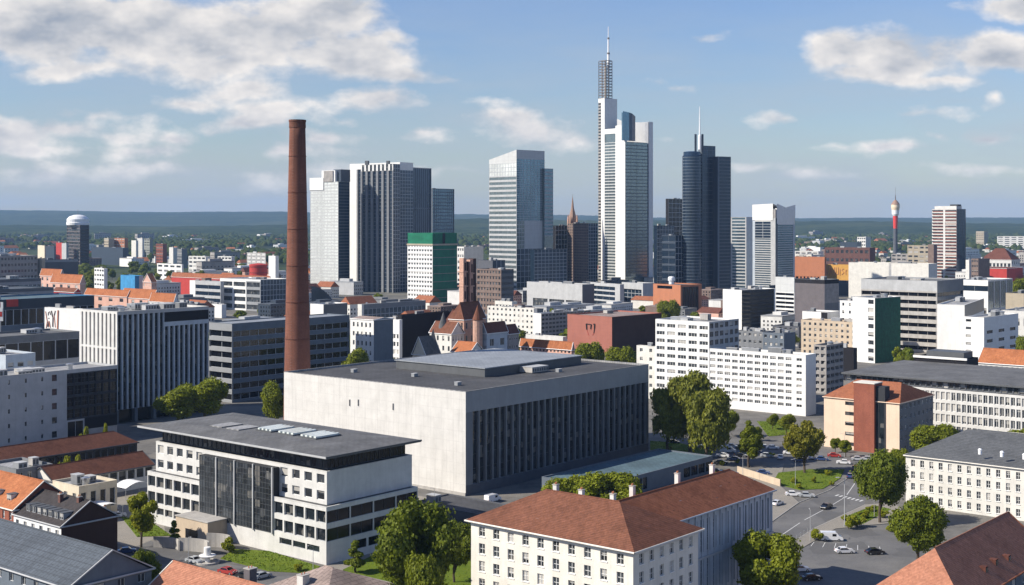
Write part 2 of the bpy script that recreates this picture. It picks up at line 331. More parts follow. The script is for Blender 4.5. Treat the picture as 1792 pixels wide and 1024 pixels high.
    def dormers(s,M,face,us,dpt,z,w=1.5,h=1.6,mat='zinc',g='win_glass'):
        """box dormers on the slope above face L (x=0); us are positions along y"""
        for u in us:
            d=MB(); x=dpt
            d.box(x,u,z,x+2.6,u+w,z+h,mat); d.box(x-.15,u-.12,z+h,x+2.7,u+w+.12,z+h+.14,'dark_zinc')
            o=d.build('dormer',s.root,M)
            q=MB(); q.box(x-.03,u+.2,z+.3,x+.02,u+w-.2,z+h-.15,g); q.box(x-.06,u+w/2-.04,z+.3,x-.02,u+w/2+.04,z+h-.15,'white_frame'); q.build('pane',o)
    def done(s):
        s.win.sort(key=lambda e:(e[1].translation.x*0+(s.M@e[1]).translation.y))
        cnt={}; rest={}
        for Y,Mw,k,nm,sill in s.win:
            near=Y<430; w,h,mx,mz,g,fr,fw=k
            n=cnt.get(nm,0)
            if n<100:
                cnt[nm]=n+1; a,p=wmesh(w,h,mx,mz,g,fr,fw,near)
                o=link(nm,a,s.root,Mw)
                if p: link('pane',p,o)
                if sill and near:
                    kk=('sill',round(w,2))
                    if kk not in WM:
                        q=MB(); q.box(-.12,-.42,-.14,w+.12,-.26,0,'white_frame'); WM[kk]=q.mesh('sill')
                    link('sill',WM[kk],o)
            else:
                r=rest.setdefault(nm,MB()); r.add(wmesh(w,h,mx,mz,g,fr,fw,False)[0],Mw)
        for nm,r in rest.items(): tag(r.build(nm,s.root),kind='stuff')
        return s.root
def bld(label,cat,xn,Y,yt,xl,xr,wm,L=None,R=None,th=TH,name='office_building',group=None,roof='felt',cl=2,ref=None,par=.7,z=None,Ly=None,Lx=None,top=True,fin=True,z0=0,cop=None):
    """box building from its near corner (or ref='r'/'l': depth and roof line given at that far end)"""
    X=(xn-CX)*Y/F
    zz=zt(yt,Y) if z is None else z
    if ref=='r':
        X=(xr-CX)*Y/F; t=run(X,Y,xn,vx(th)); Lx=-t; X+=t*vx(th)[0]; Y+=t*vx(th)[1]
    elif ref=='l':
        X=(xl-CX)*Y/F; t=run(X,Y,xn,vy(th)); Ly=-t; X+=t*vy(th)[0]; Y+=t*vy(th)[1]
    if Lx is None: Lx=run(X,Y,xr,vx(th))
    if Ly is None: Ly=run(X,Y,xl,vy(th))
    t=Thing(label,cat,X,Y,th,name,group); t.Lx,t.Ly,t.z,t.th=Lx,Ly,zz,th
    t.Mb=t.block(X,Y,th,Lx,Ly,z0,zz,wm,L,R,roof,par,cl,top=top,cop=cop)
    if fin: t.done()
    return t
# ------------------------------------------------------------------ camera, sun, sky
sc=bpy.context.scene
cam=bpy.data.cameras.new('camera'); co=bpy.data.objects.new('camera',cam); C.objects.link(co)
co.location=(0,0,H); co.rotation_euler=(math.radians(90),0,0); cam.sensor_width=36; cam.lens=36*F/1792
cam.shift_y=(YH-512)/1792; cam.clip_end=60000; cam.clip_start=1; sc.camera=co
SUN_EL=math.radians(36); SUN_AZ=math.radians(257)       # azimuth clockwise from +Y: left and a little behind the camera
sd=Vector((math.sin(SUN_AZ)*math.cos(SUN_EL),math.cos(SUN_AZ)*math.cos(SUN_EL),math.sin(SUN_EL)))
sl=bpy.data.lights.new('sun','SUN'); sl.energy=5.0; sl.angle=math.radians(.53); sl.color=(1,.925,.81)
so=bpy.data.objects.new('sun',sl); C.objects.link(so); so.rotation_euler=sd.to_track_quat('Z','Y').to_euler(); so.location=(-300,-100,400)
w=bpy.data.worlds.new('World'); sc.world=w; w.use_nodes=True; t=NT(w.node_tree)
bg=t.n('ShaderNodeBackground'); ow=t.n('ShaderNodeOutputWorld'); t.l(bg.outputs[0],ow.inputs[0])
sky=t.n('ShaderNodeTexSky',sky_type='NISHITA'); sky.sun_disc=False; sky.sun_elevation=SUN_EL; sky.sun_rotation=SUN_AZ; sky.air_density=1.15; sky.dust_density=.3; sky.ozone_density=2.2; sky.altitude=100
tc=t.n('ShaderNodeTexCoord'); sp=t.n('ShaderNodeSeparateXYZ'); t.l(tc.outputs['Generated'],sp.inputs[0])
ay=t.math('MAXIMUM',t.math('ABSOLUTE',sp.outputs[1]),.08)
U=t.math('DIVIDE',sp.outputs[0],ay); V=t.math('DIVIDE',sp.outputs[2],ay)
cb=t.n('ShaderNodeCombineXYZ'); t.l(U,cb.inputs[0]); t.l(V,cb.inputs[1])
# cloud bank: (azimuth offset, elevation, half width, half height, weight) in tangent units of the sky
CL=[(60,60,170,62,1.1),(200,60,190,75,1.15),(330,55,200,80,1.3),(470,55,190,85,1.35),(600,95,130,60,1.15),(560,30,130,50,1.1),(430,108,240,30,1.0),(150,120,160,22,.75),(655,80,55,32,.95),(690,60,42,22,.9),(60,20,190,50,1.2),
 (120,225,150,30,1.0),(40,235,110,38,.9),(210,240,75,20,.75),(640,180,105,26,1.0),(560,190,80,18,.6),(740,238,75,20,.8),(450,160,110,18,.55),(470,195,70,15,.6),(640,240,70,15,.55),(380,225,40,14,.6),(320,240,50,16,.7),(690,135,70,20,.75),(770,140,80,18,.5),
 (1480,95,90,42,1.15),(1600,100,130,48,1.25),(1730,95,130,50,1.25),(1640,135,140,18,.9),(1790,8,110,26,1.2),(1500,130,60,18,.8),
 (1375,214,60,13,.6),(1440,212,45,12,.55),(1560,262,110,13,.65),(1640,246,40,12,.7),(1740,245,90,16,.75),(1745,172,30,18,.6),(1310,285,90,9,.5),(1700,300,140,12,.45),(1420,300,90,9,.4),
 (890,212,80,22,.62),(930,232,120,30,.45),(260,300,160,16,.4),(520,300,160,18,.5),(480,262,150,20,.6),(850,180,60,14,.4),(1010,250,60,14,.35),(130,195,90,16,.6),(260,262,120,20,.65),(600,215,60,14,.5),(1250,60,50,10,.25),(1180,150,60,10,.25),(180,205,90,18,.7),(430,215,70,14,.7),(560,240,90,16,.75),(700,300,110,12,.45),(1120,245,90,14,.4),(1600,200,60,12,.45),(1470,262,80,11,.6),(1200,300,90,9,.4),(60,262,110,16,.7),(330,175,80,16,.6),(820,300,120,10,.4),(60,300,140,20,.5),(1345,312,25,6,.45)]
gr=bpy.data.node_groups.new('cloud_field','ShaderNodeTree'); gi=gr.interface; gi.new_socket('P',in_out='INPUT',socket_type='NodeSocketVector'); gi.new_socket('D',in_out='OUTPUT',socket_type='NodeSocketFloat')
g=NT(gr); a=g.n('NodeGroupInput'); z=g.n('NodeGroupOutput')
wn=g.n('ShaderNodeTexNoise'); wn.inputs['Scale'].default_value=14; wn.inputs['Detail'].default_value=2; g.l(a.outputs[0],wn.inputs['Vector'])
wv=g.n('ShaderNodeVectorMath',operation='MULTIPLY_ADD'); g.l(wn.outputs['Color'],wv.inputs[0]); wv.inputs[1].default_value=(.05,.026,0); 
wo=g.n('ShaderNodeVectorMath',operation='ADD'); g.l(a.outputs[0],wo.inputs[0]); wo.inputs[1].default_value=(-.025,-.013,0); g.l(wo.outputs[0],wv.inputs[2])
acc=None
for (cx,cy,rx,ry,wt) in CL:
    m=g.n('ShaderNodeMapping',vector_type='POINT'); src=wv.outputs[0]
    if acc is not None:      # tiny dependence on the last term keeps the shader stack short
        sv_=g.n('ShaderNodeVectorMath',operation='SCALE'); sv_.inputs[0].default_value=(1e-6,0,0); g.l(acc,sv_.inputs['Scale']); ad_=g.n('ShaderNodeVectorMath',operation='ADD'); g.l(src,ad_.inputs[0]); g.l(sv_.outputs[0],ad_.inputs[1]); src=ad_.outputs[0]
    g.l(src,m.inputs[0])
    rx=rx/F;ry=ry/F; ux=(cx-CX)/F; uy=(YH-cy)/F
    m.inputs['Scale'].default_value=(1/rx,1/ry,1); m.inputs['Location'].default_value=(-ux/rx,-uy/ry,0)
    le=g.n('ShaderNodeVectorMath',operation='LENGTH'); g.l(m.outputs[0],le.inputs[0])
    v=g.math('MULTIPLY_ADD',le.outputs['Value'],-wt*.9,wt)
    acc=v if acc is None else g.math('SMOOTH_MAX',acc,v,.25)
g.l(g.math('MAXIMUM',acc,-.6),z.inputs[0])
go=t.n('ShaderNodeGroup'); go.node_tree=gr; t.l(cb.outputs[0],go.inputs[0]); E=go.outputs[0]
n1=t.noise(cb.outputs[0],12,6,.58,(1,1.7,1)); n2=t.noise(cb.outputs[0],5,2,.6,(1,4.5,1))
d0=t.math('ADD',t.math('ADD',E,t.math('MULTIPLY_ADD',n1,2.9,-1.45)),t.math('MULTIPLY_ADD',n2,1.3,-.66))
of=t.n('ShaderNodeVectorMath',operation='ADD'); of.inputs[1].default_value=(-.006,.014,0); t.l(cb.outputs[0],of.inputs[0]); n3=t.noise(of.outputs[0],12,4,.58,(1,1.7,1))
alpha=t.ramp(d0,.04,.60); alpha=t.math('POWER',alpha,1.15)
sh=t.ramp(t.math('SUBTRACT',n3,n1),-.12,.12,0,1); thick=t.ramp(d0,.45,1.5)
shade=t.math('ADD',t.math('MULTIPLY',sh,.62),t.math('MULTIPLY',thick,.42),clamp=True)
ccol=t.mix(shade,(10.4,9.8,9.2),(3.3,3.85,4.75))
wisp=t.noise(cb.outputs[0],4.5,4,.6,(1,5,1)); wl=t.math('MULTIPLY',t.ramp(wisp,.36,.66),t.ramp(V,.0,.17,1,.12)); wl=t.math('MULTIPLY',wl,.95)
tint=t.mix(1.0,sky.outputs[0],t.mix(t.ramp(V,0,.17),(.88,.95,1.10),(.92,1.0,1.30)),'MULTIPLY')
base=t.mix(wl,tint,(5.0,5.55,6.2))
fade=t.ramp(V,.012,.05,.35,1)
base=t.mix(t.math('MULTIPLY',alpha,fade),base,ccol)
# above the clouds' elevation and near the horizon the sky stays plain
front=t.math('LESS_THAN',V,2.0)
t.l(t.mix(front,tint,base),bg.inputs[0]); bg.inputs[1].default_value=.07
sc.view_settings.view_transform='Standard'; sc.view_settings.look='None'; sc.view_settings.gamma=1; sc.view_settings.exposure=0.5
w.cycles.sampling_method='MANUAL'; w.cycles.sample_map_resolution=256; sc.cycles.volume_bounces=0; sc.cycles.volume_max_steps=8
sc.cycles.max_bounces=6; sc.cycles.diffuse_bounces=2; sc.cycles.glossy_bounces=3
# ------------------------------------------------------------------ haze
hb=MB(); hb.box(-12000,-900,-3,12000,17500,360,'steel'); ho=hb.build('haze'); tag(ho,kind='stuff')
hm=bpy.data.materials.new('haze_air'); hm.use_nodes=True; nt=hm.node_tree; nt.nodes.clear(); pv=nt.nodes.new('ShaderNodeVolumePrincipled'); om=nt.nodes.new('ShaderNodeOutputMaterial'); nt.links.new(pv.outputs[0],om.inputs['Volume'])
pv.inputs['Color'].default_value=(.40,.63,1,1); pv.inputs['Density'].default_value=.00004; pv.inputs['Anisotropy'].default_value=.0
ho.data.materials.clear(); ho.data.materials.append(hm)
# ------------------------------------------------------------------ ground
m,t,b,oc=new('city_ground')
n=t.noise(oc,.02,6,.7); n2=t.noise(oc,.15,5,.7); n3=t.noise(oc,.0022,4,.6)
near=t.mix(t.ramp(n2,.35,.7),(.11,.107,.10),(.19,.18,.165)); near=t.mix(t.ramp(n,.5,.62),near,(.21,.195,.17))
far=t.mix(t.ramp(n,.4,.6),(.025,.045,.018),(.06,.075,.03)); far=t.mix(t.ramp(n2,.62,.7,0,.5),far,(.3,.27,.22))
sx=t.n('ShaderNodeSeparateXYZ'); t.l(oc,sx.inputs[0]); S(t,b,'Base Color',t.mix(t.ramp(sx.outputs[1],1300,2100),near,far)); S(t,b,'Roughness',.95); S(t,b,'Specular IOR Level',.1)
def sheet(name,mat,pts,z,kind='structure',th=0,label=None):
    a=MB()
    if th: a.prism(pts,0,z,mat)
    else: a.poly([(x,y,z) for x,y in pts],mat)
    o=a.build(name); tag(o,label,None,None,kind); return o
g=MB(); 
for i in range(24):
    for j in range(24):
        x0=-11500+i*23000/24; y0=-800+j*17800/24; g.poly([(x0,y0,0),(x0+23000/24,y0,0),(x0+23000/24,y0+17800/24,0),(x0,y0+17800/24,0)],'city_ground')
tag(g.build('ground'),kind='structure')
m,t,b,oc=new('asphalt'); n=t.noise(oc,.09,5,.7); n2=t.noise(oc,1.5,4,.7)
c=t.mix(t.ramp(n,.3,.7),(.10,.099,.10),(.165,.16,.152)); v_=t.n('ShaderNodeTexVoronoi',distance='CHEBYCHEV'); v_.inputs['Scale'].default_value=.11; t.l(oc,v_.inputs['Vector']); s_=t.n('ShaderNodeSeparateColor'); t.l(v_.outputs['Color'],s_.inputs[0]); c=t.mix(t.ramp(s_.outputs[0],.7,.74,0,.45),c,(.075,.073,.072)); c=t.mix(t.ramp(n2,.5,.7,0,.35),c,(.035,.035,.037)); S(t,b,'Base Color',c); S(t,b,'Roughness',.9)
m,t,b,oc=new('paving'); n=t.noise(oc,.12,5,.7); v=t.n('ShaderNodeTexBrick'); v.inputs['Scale'].default_value=1.2; t.l(oc,v.inputs['Vector']); v.inputs['Color1'].default_value=(.31,.28,.235,1); v.inputs['Color2'].default_value=(.26,.235,.20,1); v.inputs['Mortar'].default_value=(.15,.14,.12,1)
S(t,b,'Base Color',t.mix(t.ramp(n,.4,.75,0,.5),v.outputs['Color'],(.16,.15,.135))); S(t,b,'Roughness',.9)
m,t,b,oc=new('lawn'); n=t.noise(oc,.2,5,.7); n2=t.noise(oc,3,4,.7)
c=t.mix(t.ramp(n,.3,.7),(.085,.135,.012),(.15,.19,.02)); c=t.mix(t.ramp(n2,.45,.7,0,.6),c,(.05,.085,.01)); S(t,b,'Base Color',c); S(t,b,'Roughness',.9); S(t,b,'Specular IOR Level',.1); S(t,b,'Normal',t.bump(n2,.8,.15))
G0=lambda *p:[at(x,y) for x,y in p]
sheet('road','asphalt',G0((1215,1023),(1350,918),(1398,884),(1452,860),(1482,838),(1515,800),(1560,800),(1528,850),(1512,882),(1420,925),(1330,985),(1300,1023)),.008)
sheet('road','asphalt',G0((1240,760),(1330,770),(1530,800),(1560,830),(1470,832),(1380,812),(1240,800)),.012)
sheet('parking_lot','asphalt',G0((1405,960),(1460,925),(1570,915),(1640,990),(1600,1060),(1380,1075),(1360,1020)),.008)
sheet('pavement','paving',G0((1290,1030),(1335,984),(1425,925),(1514,884),(1560,880),(1600,905),(1560,916),(1462,926),(1400,962),(1350,1040)),.13,th=1)
sheet('pavement','paving',G0((1240,880),(1330,822),(1372,812),(1365,850),(1398,880),(1350,914),(1290,950)),.13,th=1)
sheet('plaza','paving',G0((735,868),(815,885),(1000,960),(900,1100),(700,1100),(560,1010),(600,900)),.012)
sheet('road','asphalt',G0((-60,990),(130,930),(260,945),(380,985),(560,1010),(640,1060),(560,1150),(-60,1150)),.008)
sheet('courtyard','paving',G0((30,840),(270,830),(290,935),(230,960),(60,900)),.012)
def kerb(pts):
    k=MB()
    for (x0,y0),(x1,y1) in zip(pts,pts[1:]): k.tube((x0,y0,.07),(x1,y1,.07),.13,.13,'kerbstone',4)
    tag(k.build('kerb'),kind='structure')
kerb(G0((1335,984),(1425,925),(1514,884))); kerb(G0((1350,914),(1398,880),(1452,858),(1482,838)))
def lawn(pts,name='lawn',z=.16):
    p=G0(*pts); sheet(name,'lawn',p,z,th=1)
    return p
LW=[lawn([(1352,846),(1362,828),(1420,822),(1478,822),(1470,838),(1440,856),(1400,858)]),lawn([(386,978),(410,962),(470,965),(560,992),(545,1004),(470,1000)]),
 lawn([(600,998),(700,950),(790,915),(842,925),(842,1090),(640,1090)]),lawn([(1138,772),(1190,776),(1246,790),(1246,802),(1180,797),(1138,790)]),lawn([(1325,738),(1372,738),(1392,760),(1345,764)]),lawn([(212,905),(262,912),(300,938),(240,940)]),lawn([(1480,905),(1530,885),(1560,892),(1510,918)])]
# grass tufts along lawns
def tufts(polys):
    vs=[];fs=[]; r=np.random.default_rng(3)
    for p in polys:
        xs=[a for a,_ in p]; ys=[b for _,b in p]
        for k in range(1500):
            x=r.uniform(min(xs),max(xs)); y=r.uniform(min(ys),max(ys)); ins=False; j=len(p)-1
            for i in range(len(p)):
                if (p[i][1]>y)!=(p[j][1]>y) and x<(p[j][0]-p[i][0])*(y-p[i][1])/(p[j][1]-p[i][1])+p[i][0]: ins=not ins
                j=i
            if not ins: continue
            a=r.uniform(0,6.28); s=r.uniform(.12,.3); h=r.uniform(.08,.26); i0=len(vs)
            vs+=[(x-s*math.cos(a),y-s*math.sin(a),.15),(x+s*math.cos(a),y+s*math.sin(a),.15),(x+r.uniform(-.1,.1),y,.15+h)]; fs.append((i0,i0+1,i0+2))
    me=bpy.data.meshes.new('grass'); me.from_pydata(vs,[],fs); me.materials.append(MATS['lawn']); tag(link('grass',me),kind='stuff')
tufts(LW)
# lane marks
for seg in (((1330,962),(1400,915)),((1408,910),(1440,893)),((1446,890),(1476,872)),((1482,866),(1496,846))):
    (x0,y0),(x1,y1)=at(*seg[0]),at(*seg[1]); d=Vector((x1-x0,y1-y0)); n=Vector((-d.y,d.x)).normalized()*.1
    tag(sheet('lane_marking','line_paint',[(x0-n.x,y0-n.y),(x1-n.x,y1-n.y),(x1+n.x,y1+n.y),(x0+n.x,y0+n.y)],.02),kind='structure')
for k in range(7):
    x0,y0=at(1425+k*19,948+k*1.5); x1,y1=at(1405+k*24,975+k*2)
    d=Vector((x1-x0,y1-y0)).normalized(); n=Vector((-d.y,d.x))*.07
    sheet('parking_marking','line_paint',[(x0-n.x,y0-n.y),(x0+5*d.x-n.x,y0+5*d.y-n.y),(x0+5*d.x+n.x,y0+5*d.y+n.y),(x0+n.x,y0+n.y)],.02)
# ------------------------------------------------------------------ hills
def ridge(name,Y0,Y1,prof,mat,seed,rough):
    r=np.random.default_rng(seed); nx,ny=420,16; X=np.linspace(-9500,9500,nx); vs=[];fs=[]
    ph=r.uniform(0,6,12)
    for j in range(ny):
        f=j/(ny-1); Y=Y0+(Y1-Y0)*f
        for x in X:
            pk=np.interp(x/Y1*F+CX,[p[0] for p in prof],[p[1] for p in prof])
            hz=H+(YH-pk)*Y1/F; w=sum(math.sin(x*k*.0011+ph[k]+Y*.0009*k)/k for k in range(1,12))*.05
            z=hz*(math.sin(f*math.pi/2)**1.3)*(1+w*(1-f*.7))+(r.uniform(-rough,rough) if j else -6); vs.append((x,Y,z if j else -1.5))
    for j in range(ny-1):
        for i in range(nx-1): a=j*nx+i; fs.append((a,a+1,a+nx+1,a+nx))
    me=bpy.data.meshes.new(name); me.from_pydata(vs,[],fs); me.materials.append(MATS[mat]); me.polygons.foreach_set('use_smooth',[True]*len(fs))
    return tag(link(name,me),kind='structure')
m,t,b,oc=new('forest'); n=t.noise(oc,.012,7,.75); n2=t.noise(oc,.0018,4,.6)
c=t.mix(t.ramp(n,.35,.65),(.012,.026,.010),(.05,.07,.024)); c=t.mix(t.ramp(n2,.5,.65,0,.6),c,(.075,.09,.035)); S(t,b,'Base Color',c); S(t,b,'Roughness',1.); S(t,b,'Specular IOR Level',0.); S(t,b,'Normal',t.bump(n,1.,14))
ridge('hills',9500,14500,[(-600,367),(0,368),(300,372),(500,371),(760,374),(1000,377),(1250,384),(1500,381),(1792,381),(2500,376)],'forest',1,3.5)
ridge('hills',5600,8200,[(-600,398),(0,394),(300,397),(560,393),(760,385),(860,383),(1000,386),(1300,387),(1500,386),(1640,390),(1792,392),(2500,388)],'forest',2,4.)
# ================================================================== foreground and landmark buildings
# ---- concert hall
t=bld('huge pale stone hall with a dark wall of tall glass bays in the centre','hall',815,383,686,497,1135,'hall_concrete',fin=False,name='concert_hall',roof='dark_felt',par=.5,
  R=[(0,1,0,.10,'dark_grey'),(0,.03,.10,.80,'mid_grey'),(.03,.985,.10,.80,Sp(29,1,.82,1,d=.9,mx=0,mz=4,g='hall_glass',fr='dark_frame',name='glazing_bay',fw=.1,wall='mid_grey')),(.985,1,.10,.80,'mid_grey'),(0,1,.80,1,'zinc')],cop='pale_felt')  # right wall's greys are darkened to carry its shade in the colour
HM=t.Mb; hl=t
u=MB(); u.box(34,22,29.9,86,62,32.6,'dark_zinc'); u.box(33.6,21.6,32.6,86.4,62.4,32.9,'metal_sheet'); u.build('roof_plinth',t.root,HM)
def facepx(px,py,Y0=383,xn=815,th=TH):      # point on the hall's left wall
    X0=(xn-CX)*Y0/F; d=vy(th); k=run(X0,Y0,px,d); return k,H-(py-YH)*(Y0+k*d[1])/F
for px,py in ((612,705),(627,705),(688,712)):
    k,z=facepx(px,py); u=MB(); u.box(-.03,k-.25,z-1,.02,k+.25,z+1,'black_glass'); u.box(-.12,k-.33,z-1.1,-.03,k-.25,z+1.1,'grey_frame'); u.build('window',t.root,HM)
for x,y in ((12,14),(16,64),(60,12),(92,30),(20,40)):
    u=MB(); u.box(x,y,29.9,x+1.8,y+1.3,30.9,'zinc'); u.box(x-.1,y-.1,30.9,x+1.9,y+1.4,31.,'light_grey'); u.build('rooftop_unit',t.root,HM)
u=MB(); u.box(-.25,.0,0,-.003,79.5,.9,'concrete'); u.build('plinth',t.root,HM)
t.done()
# ---- low annexe beside the hall
X2,Y2=at(1247,798,5.2); th=TH; Lx=62; X=X2-Lx*math.cos(th); Y=Y2-Lx*math.sin(th)
a=Thing('low flat slate-blue annexe along the shaded side of the stone hall','annexe',X,Y,th,'annexe')
a.block(X,Y,th,Lx,20.5,0,5.2,'blue_grey',R=[(0,1,0,.12,None),(0,.4,.12,.8,Sp(9,1,.9,1,mx=1,g='dark_glass',fr='dark_frame')),(.4,.72,.12,.8,None),(.72,1,.12,.7,Sp(4,1,.9,1,mx=2,g='black_glass',fr='dark_frame')),(.72,1,.7,.8,None),(0,1,.8,1,None)],roof='teal_sheet',par=.3,cl=0); a.done()
# ---- pavilion with overhanging roof
Y0=306; xn=571; X0=(xn-CX)*Y0/F; zL=13.4
pv_=Thing('white and glass office building under a wide flat overhanging grey roof, front left','office building',X0,Y0,TH,'pavilion_building')
Ly=run(X0,Y0,258,vy()); Lx=run(X0,Y0,731,vx())
rib=lambda n,**k: Sp(n,1,.86,1,d=.5,mx=0,g='dark_glass',fr='grey_frame',name='window',fw=.09,**k)
def wing(f0,f1,n,slit):
    o=[(f0,f1,0,.12,None)]
    if slit: o+=[(f0,f0+.03,.12,.32,None),(f0+.03,f1-.03,.12,.19,None),(f0+.03,f1-.03,.19,.30,Sp(3,1,.9,1,mx=0,g='dark_glass',fr='grey_frame')),(f0+.03,f1-.03,.30,.32,None),(f1-.03,f1,.12,.32,None)]
    else: o+=[(f0,f1,.12,.18,None),(f0,f1,.18,.32,rib(n))]
    return o+[(f0,f1,.32,.40,None),(f0,f1,.40,.62,rib(n)),(f0,f1,.62,.72,None),(f0,f1,.72,.93,rib(n)),(f0,f1,.93,1,None)]
Lf=wing(0,.27,5,True)+[(.27,.68,0,.35,None),(.27,.68,.35,1,None)]+wing(.68,1,6,False)
Rf=[(0,1,0,.12,None),(0,.3,.12,.32,None),(.3,.7,.14,.30,Sp(3,1,.85,1,mx=0,g='black_glass',fr='dark_frame')),(.3,.7,.12,.14,None),(.3,.7,.30,.32,None),(.7,1,.12,.32,None),(0,1,.32,.40,None),(0,1,.40,.62,Sp(4,1,.96,1,mx=1,g='black_glass',fr='dark_frame',fw=.09)),(0,1,.62,.72,None),(0,1,.72,.93,Sp(4,1,.96,1,mx=1,g='black_glass',fr='dark_frame',fw=.09)),(0,1,.93,1,None)]
pv_.block(X0,Y0,TH,Lx,Ly,0,zL,'white_render',Lf,Rf,roof='felt',par=.1)
e=2.0; d=vx(); f=vy(); X1=X0+e*d[0]+e*f[0]; Y1=Y0+e*d[1]+e*f[1]
p2=Sp(5,2,.62,.56,d=.35,mx=0,g='win_glass',fr='white_frame',fw=.1)
LyU=Ly-3; 
pv_.block(X1,Y1,TH,Lx-e,LyU,zL,21.2,'white_render',[(0,.26,0,1,Sp(4,2,.62,.56,d=.35,mx=0,fr='white_frame',fw=.1)),(.26,.69,0,1,None),(.69,1,0,1,p2)],None,roof='felt',par=.1)
e2=1.2; X3=X1+e2*(d[0]+f[0]); Y3=Y1+e2*(d[1]+f[1])
pv_.block(X3,Y3,TH,Lx-e-2*e2,LyU-2*e2,21.2,24.7,'charcoal',Sp(34,1,.9,.8,d=.1,mx=0,g='hall_glass',fr='dark_frame',name='clerestory_window',fw=.06),Sp(5,1,.97,.85,d=.1,mx=3,g='black_glass',fr='dark_frame',name='clerestory_window'),top=False)
r=MB(); M=pv_.rel(X1,Y1,TH); o=2.7
x0,y0,x1,y1=-o,-o,Lx-e+o*.2,LyU+o*1.6; zc=25.6
r.box(x0,y0,24.75,x1,y1,25.25,'dark_zinc')
r.poly([(x0,y0,25.25),(x1,y0,25.25),(x1-7,y0+8,26.1),(x0+7,y0+8,26.1)],'felt'); r.poly([(x0,y1,25.25),(x1,y1,25.25),(x1-7,y1-8,26.1),(x0+7,y1-8,26.1)],'felt')
r.poly([(x0,y0,25.25),(x0,y1,25.25),(x0+7,y1-8,26.1),(x0+7,y0+8,26.1)],'felt'); r.poly([(x1,y0,25.25),(x1,y1,25.25),(x1-7,y1-8,26.1),(x1-7,y0+8,26.1)],'felt'); r.poly([(x0+7,y0+8,26.1),(x1-7,y0+8,26.1),(x1-7,y1-8,26.1),(x0+7,y1-8,26.1)],'felt')
r.box(x0-.12,y0-.12,24.9,x0,y1+.12,25.35,'light_grey'); r.box(x0-.12,y0-.12,24.9,x1+.12,y0,25.35,'dark_frame')
r.build('roof',pv_.root,M)
for k,(yy,ww) in enumerate(((14,6.5),(22.5,6.5),(31,6))):
    s=MB(); xx=(x0+x1)/2-4; s.box(xx-.2,yy,26.1,xx+8.4,yy+ww,26.4,'dark_zinc')
    for j in range(4):
        ya,yb=yy+.1+j*ww/4,yy+ww/4*(j+1)-.15; s.prism([(xx+.2,ya+.3),(xx+.9,ya),(xx+7,ya),(xx+8.1,ya+.4),(xx+8.1,yb-.4),(xx+7,yb),(xx+.9,yb),(xx+.2,yb-.3)],26.4,26.8,'skylight')
    s.build('skylight',pv_.root,M)
for yy in (40,47): s=MB(); s.box(6,yy,26.1,13,yy+5,26.35,'pale_felt'); s.build('roof_hatch',pv_.root,M)
ent=MB(); k0=Ly*.52; ent.box(-6,k0,0,-.01,k0+13,5.5,'beige'); ent.box(-6.2,k0-.2,5.5,-.01,k0+13.2,5.75,'concrete'); ent.box(-6.02,k0+4,0,-5.9,k0+9,3,'black_glass'); ent.build('entrance_block',pv_.root,pv_.rel(X0,Y0,TH))
Mg=pv_.rel(X0,Y0,TH)
for k in range(4):
    w_=Ly*.41/4; hz=zL*.65+7.0; g_=Sp(1,1,1,1); a_,p_=wmesh(w_-.35,hz,5,11,'hall_glass','dark_frame',.09,True)
    o=link('glazing_bay',a_,pv_.root,Mg@Matrix.Translation((-.12,Ly*.27+(k+1)*w_-.17,zL*.35))@Matrix.Rotation(-math.pi/2,4,'Z')); link('pane',p_,o)
    q=MB(); q.box(-.45,Ly*.27+k*w_-.17,zL*.35-.3,-.02,Ly*.27+k*w_+.17,zL*.35+hz+.2,'light_grey'); q.build('fin',pv_.root,Mg)
q=MB(); q.box(-.05,Ly*.27,zL+.01,1.95,Ly*.68,zL+6.95,'charcoal'); q.build('glass_box',pv_.root,Mg)
pv_.done()
# ---- white L-shaped period building, front centre
Y0=235; X0=(1108-CX)*Y0/F; z=21.1
pw=Sp(10,6,.42,.60,d=.28,mx=1,mz=1,g='win_glass',fr='white_frame',ms=1.0,mb=.3,mt=.2,sill=True)
ps=Sp(6,6,.40,.60,d=.28,mx=1,mz=1,g='win_glass',fr='white_frame',ms=1.0,mb=.3,mt=.2,sill=True)
a=Thing('cream period building with a brown tiled hip roof and rows of tall windows, bottom centre','apartment building',X0,Y0,TH,'period_building')
a.block(X0,Y0,TH,22,38.6,0,z,'period_stucco',pw,ps,top=False)
for zz,o in ((z-.45,.28),(z-.9,.14)):
    c=MB()
    c.box(-o,-o,zz,22,0-.003,zz+.35,'white_render'); c.box(-o,-.003,zz,-.003,38.6,zz+.35,'white_render'); c.build('cornice',a.root)
c=MB(); c.box(-.1,-.1,3.4,22,-.004,3.65,'white_render'); c.box(-.1,-.004,3.4,-.004,38.6,3.65,'white_render'); c.build('cornice',a.root)
M=a.hip(X0,Y0,TH,22,38.6,z,5.6,'brown_tile','y',11.5,11,ov=.9,fascia='period_stucco')
a.chimneys(M,[(12.2,13),(12.4,27),(11.5,20)],z+5.6,.9)
for x,y,zz in ((4,10,3),(3,24,2.2),(6,30,3.8),(5,16,3.2)):
    u=MB(); u.box(x,y,z+x*.45,x+.9,y+.7,z+x*.45+.5,'zinc'); u.build('roof_window',a.root,M)
a.done()
Xa=(1108-CX)*235/F; X0=Xa+13*vx()[0]+6.9*vy()[0]; Y0=235+13*vx()[1]+6.9*vy()[1]
a=Thing('pale grey-blue pilastered wing with a red tiled roof, reaching back from the cream period building','building wing',X0,Y0,TH,'period_wing')
a.block(X0,Y0,TH,51,14,0,z,'pale_blue',None,Sp(20,2,.5,.82,d=.45,mx=1,mz=4,g='win_glass',fr='grey_frame',mb=4,mt=.8,ms=.8),top=False)
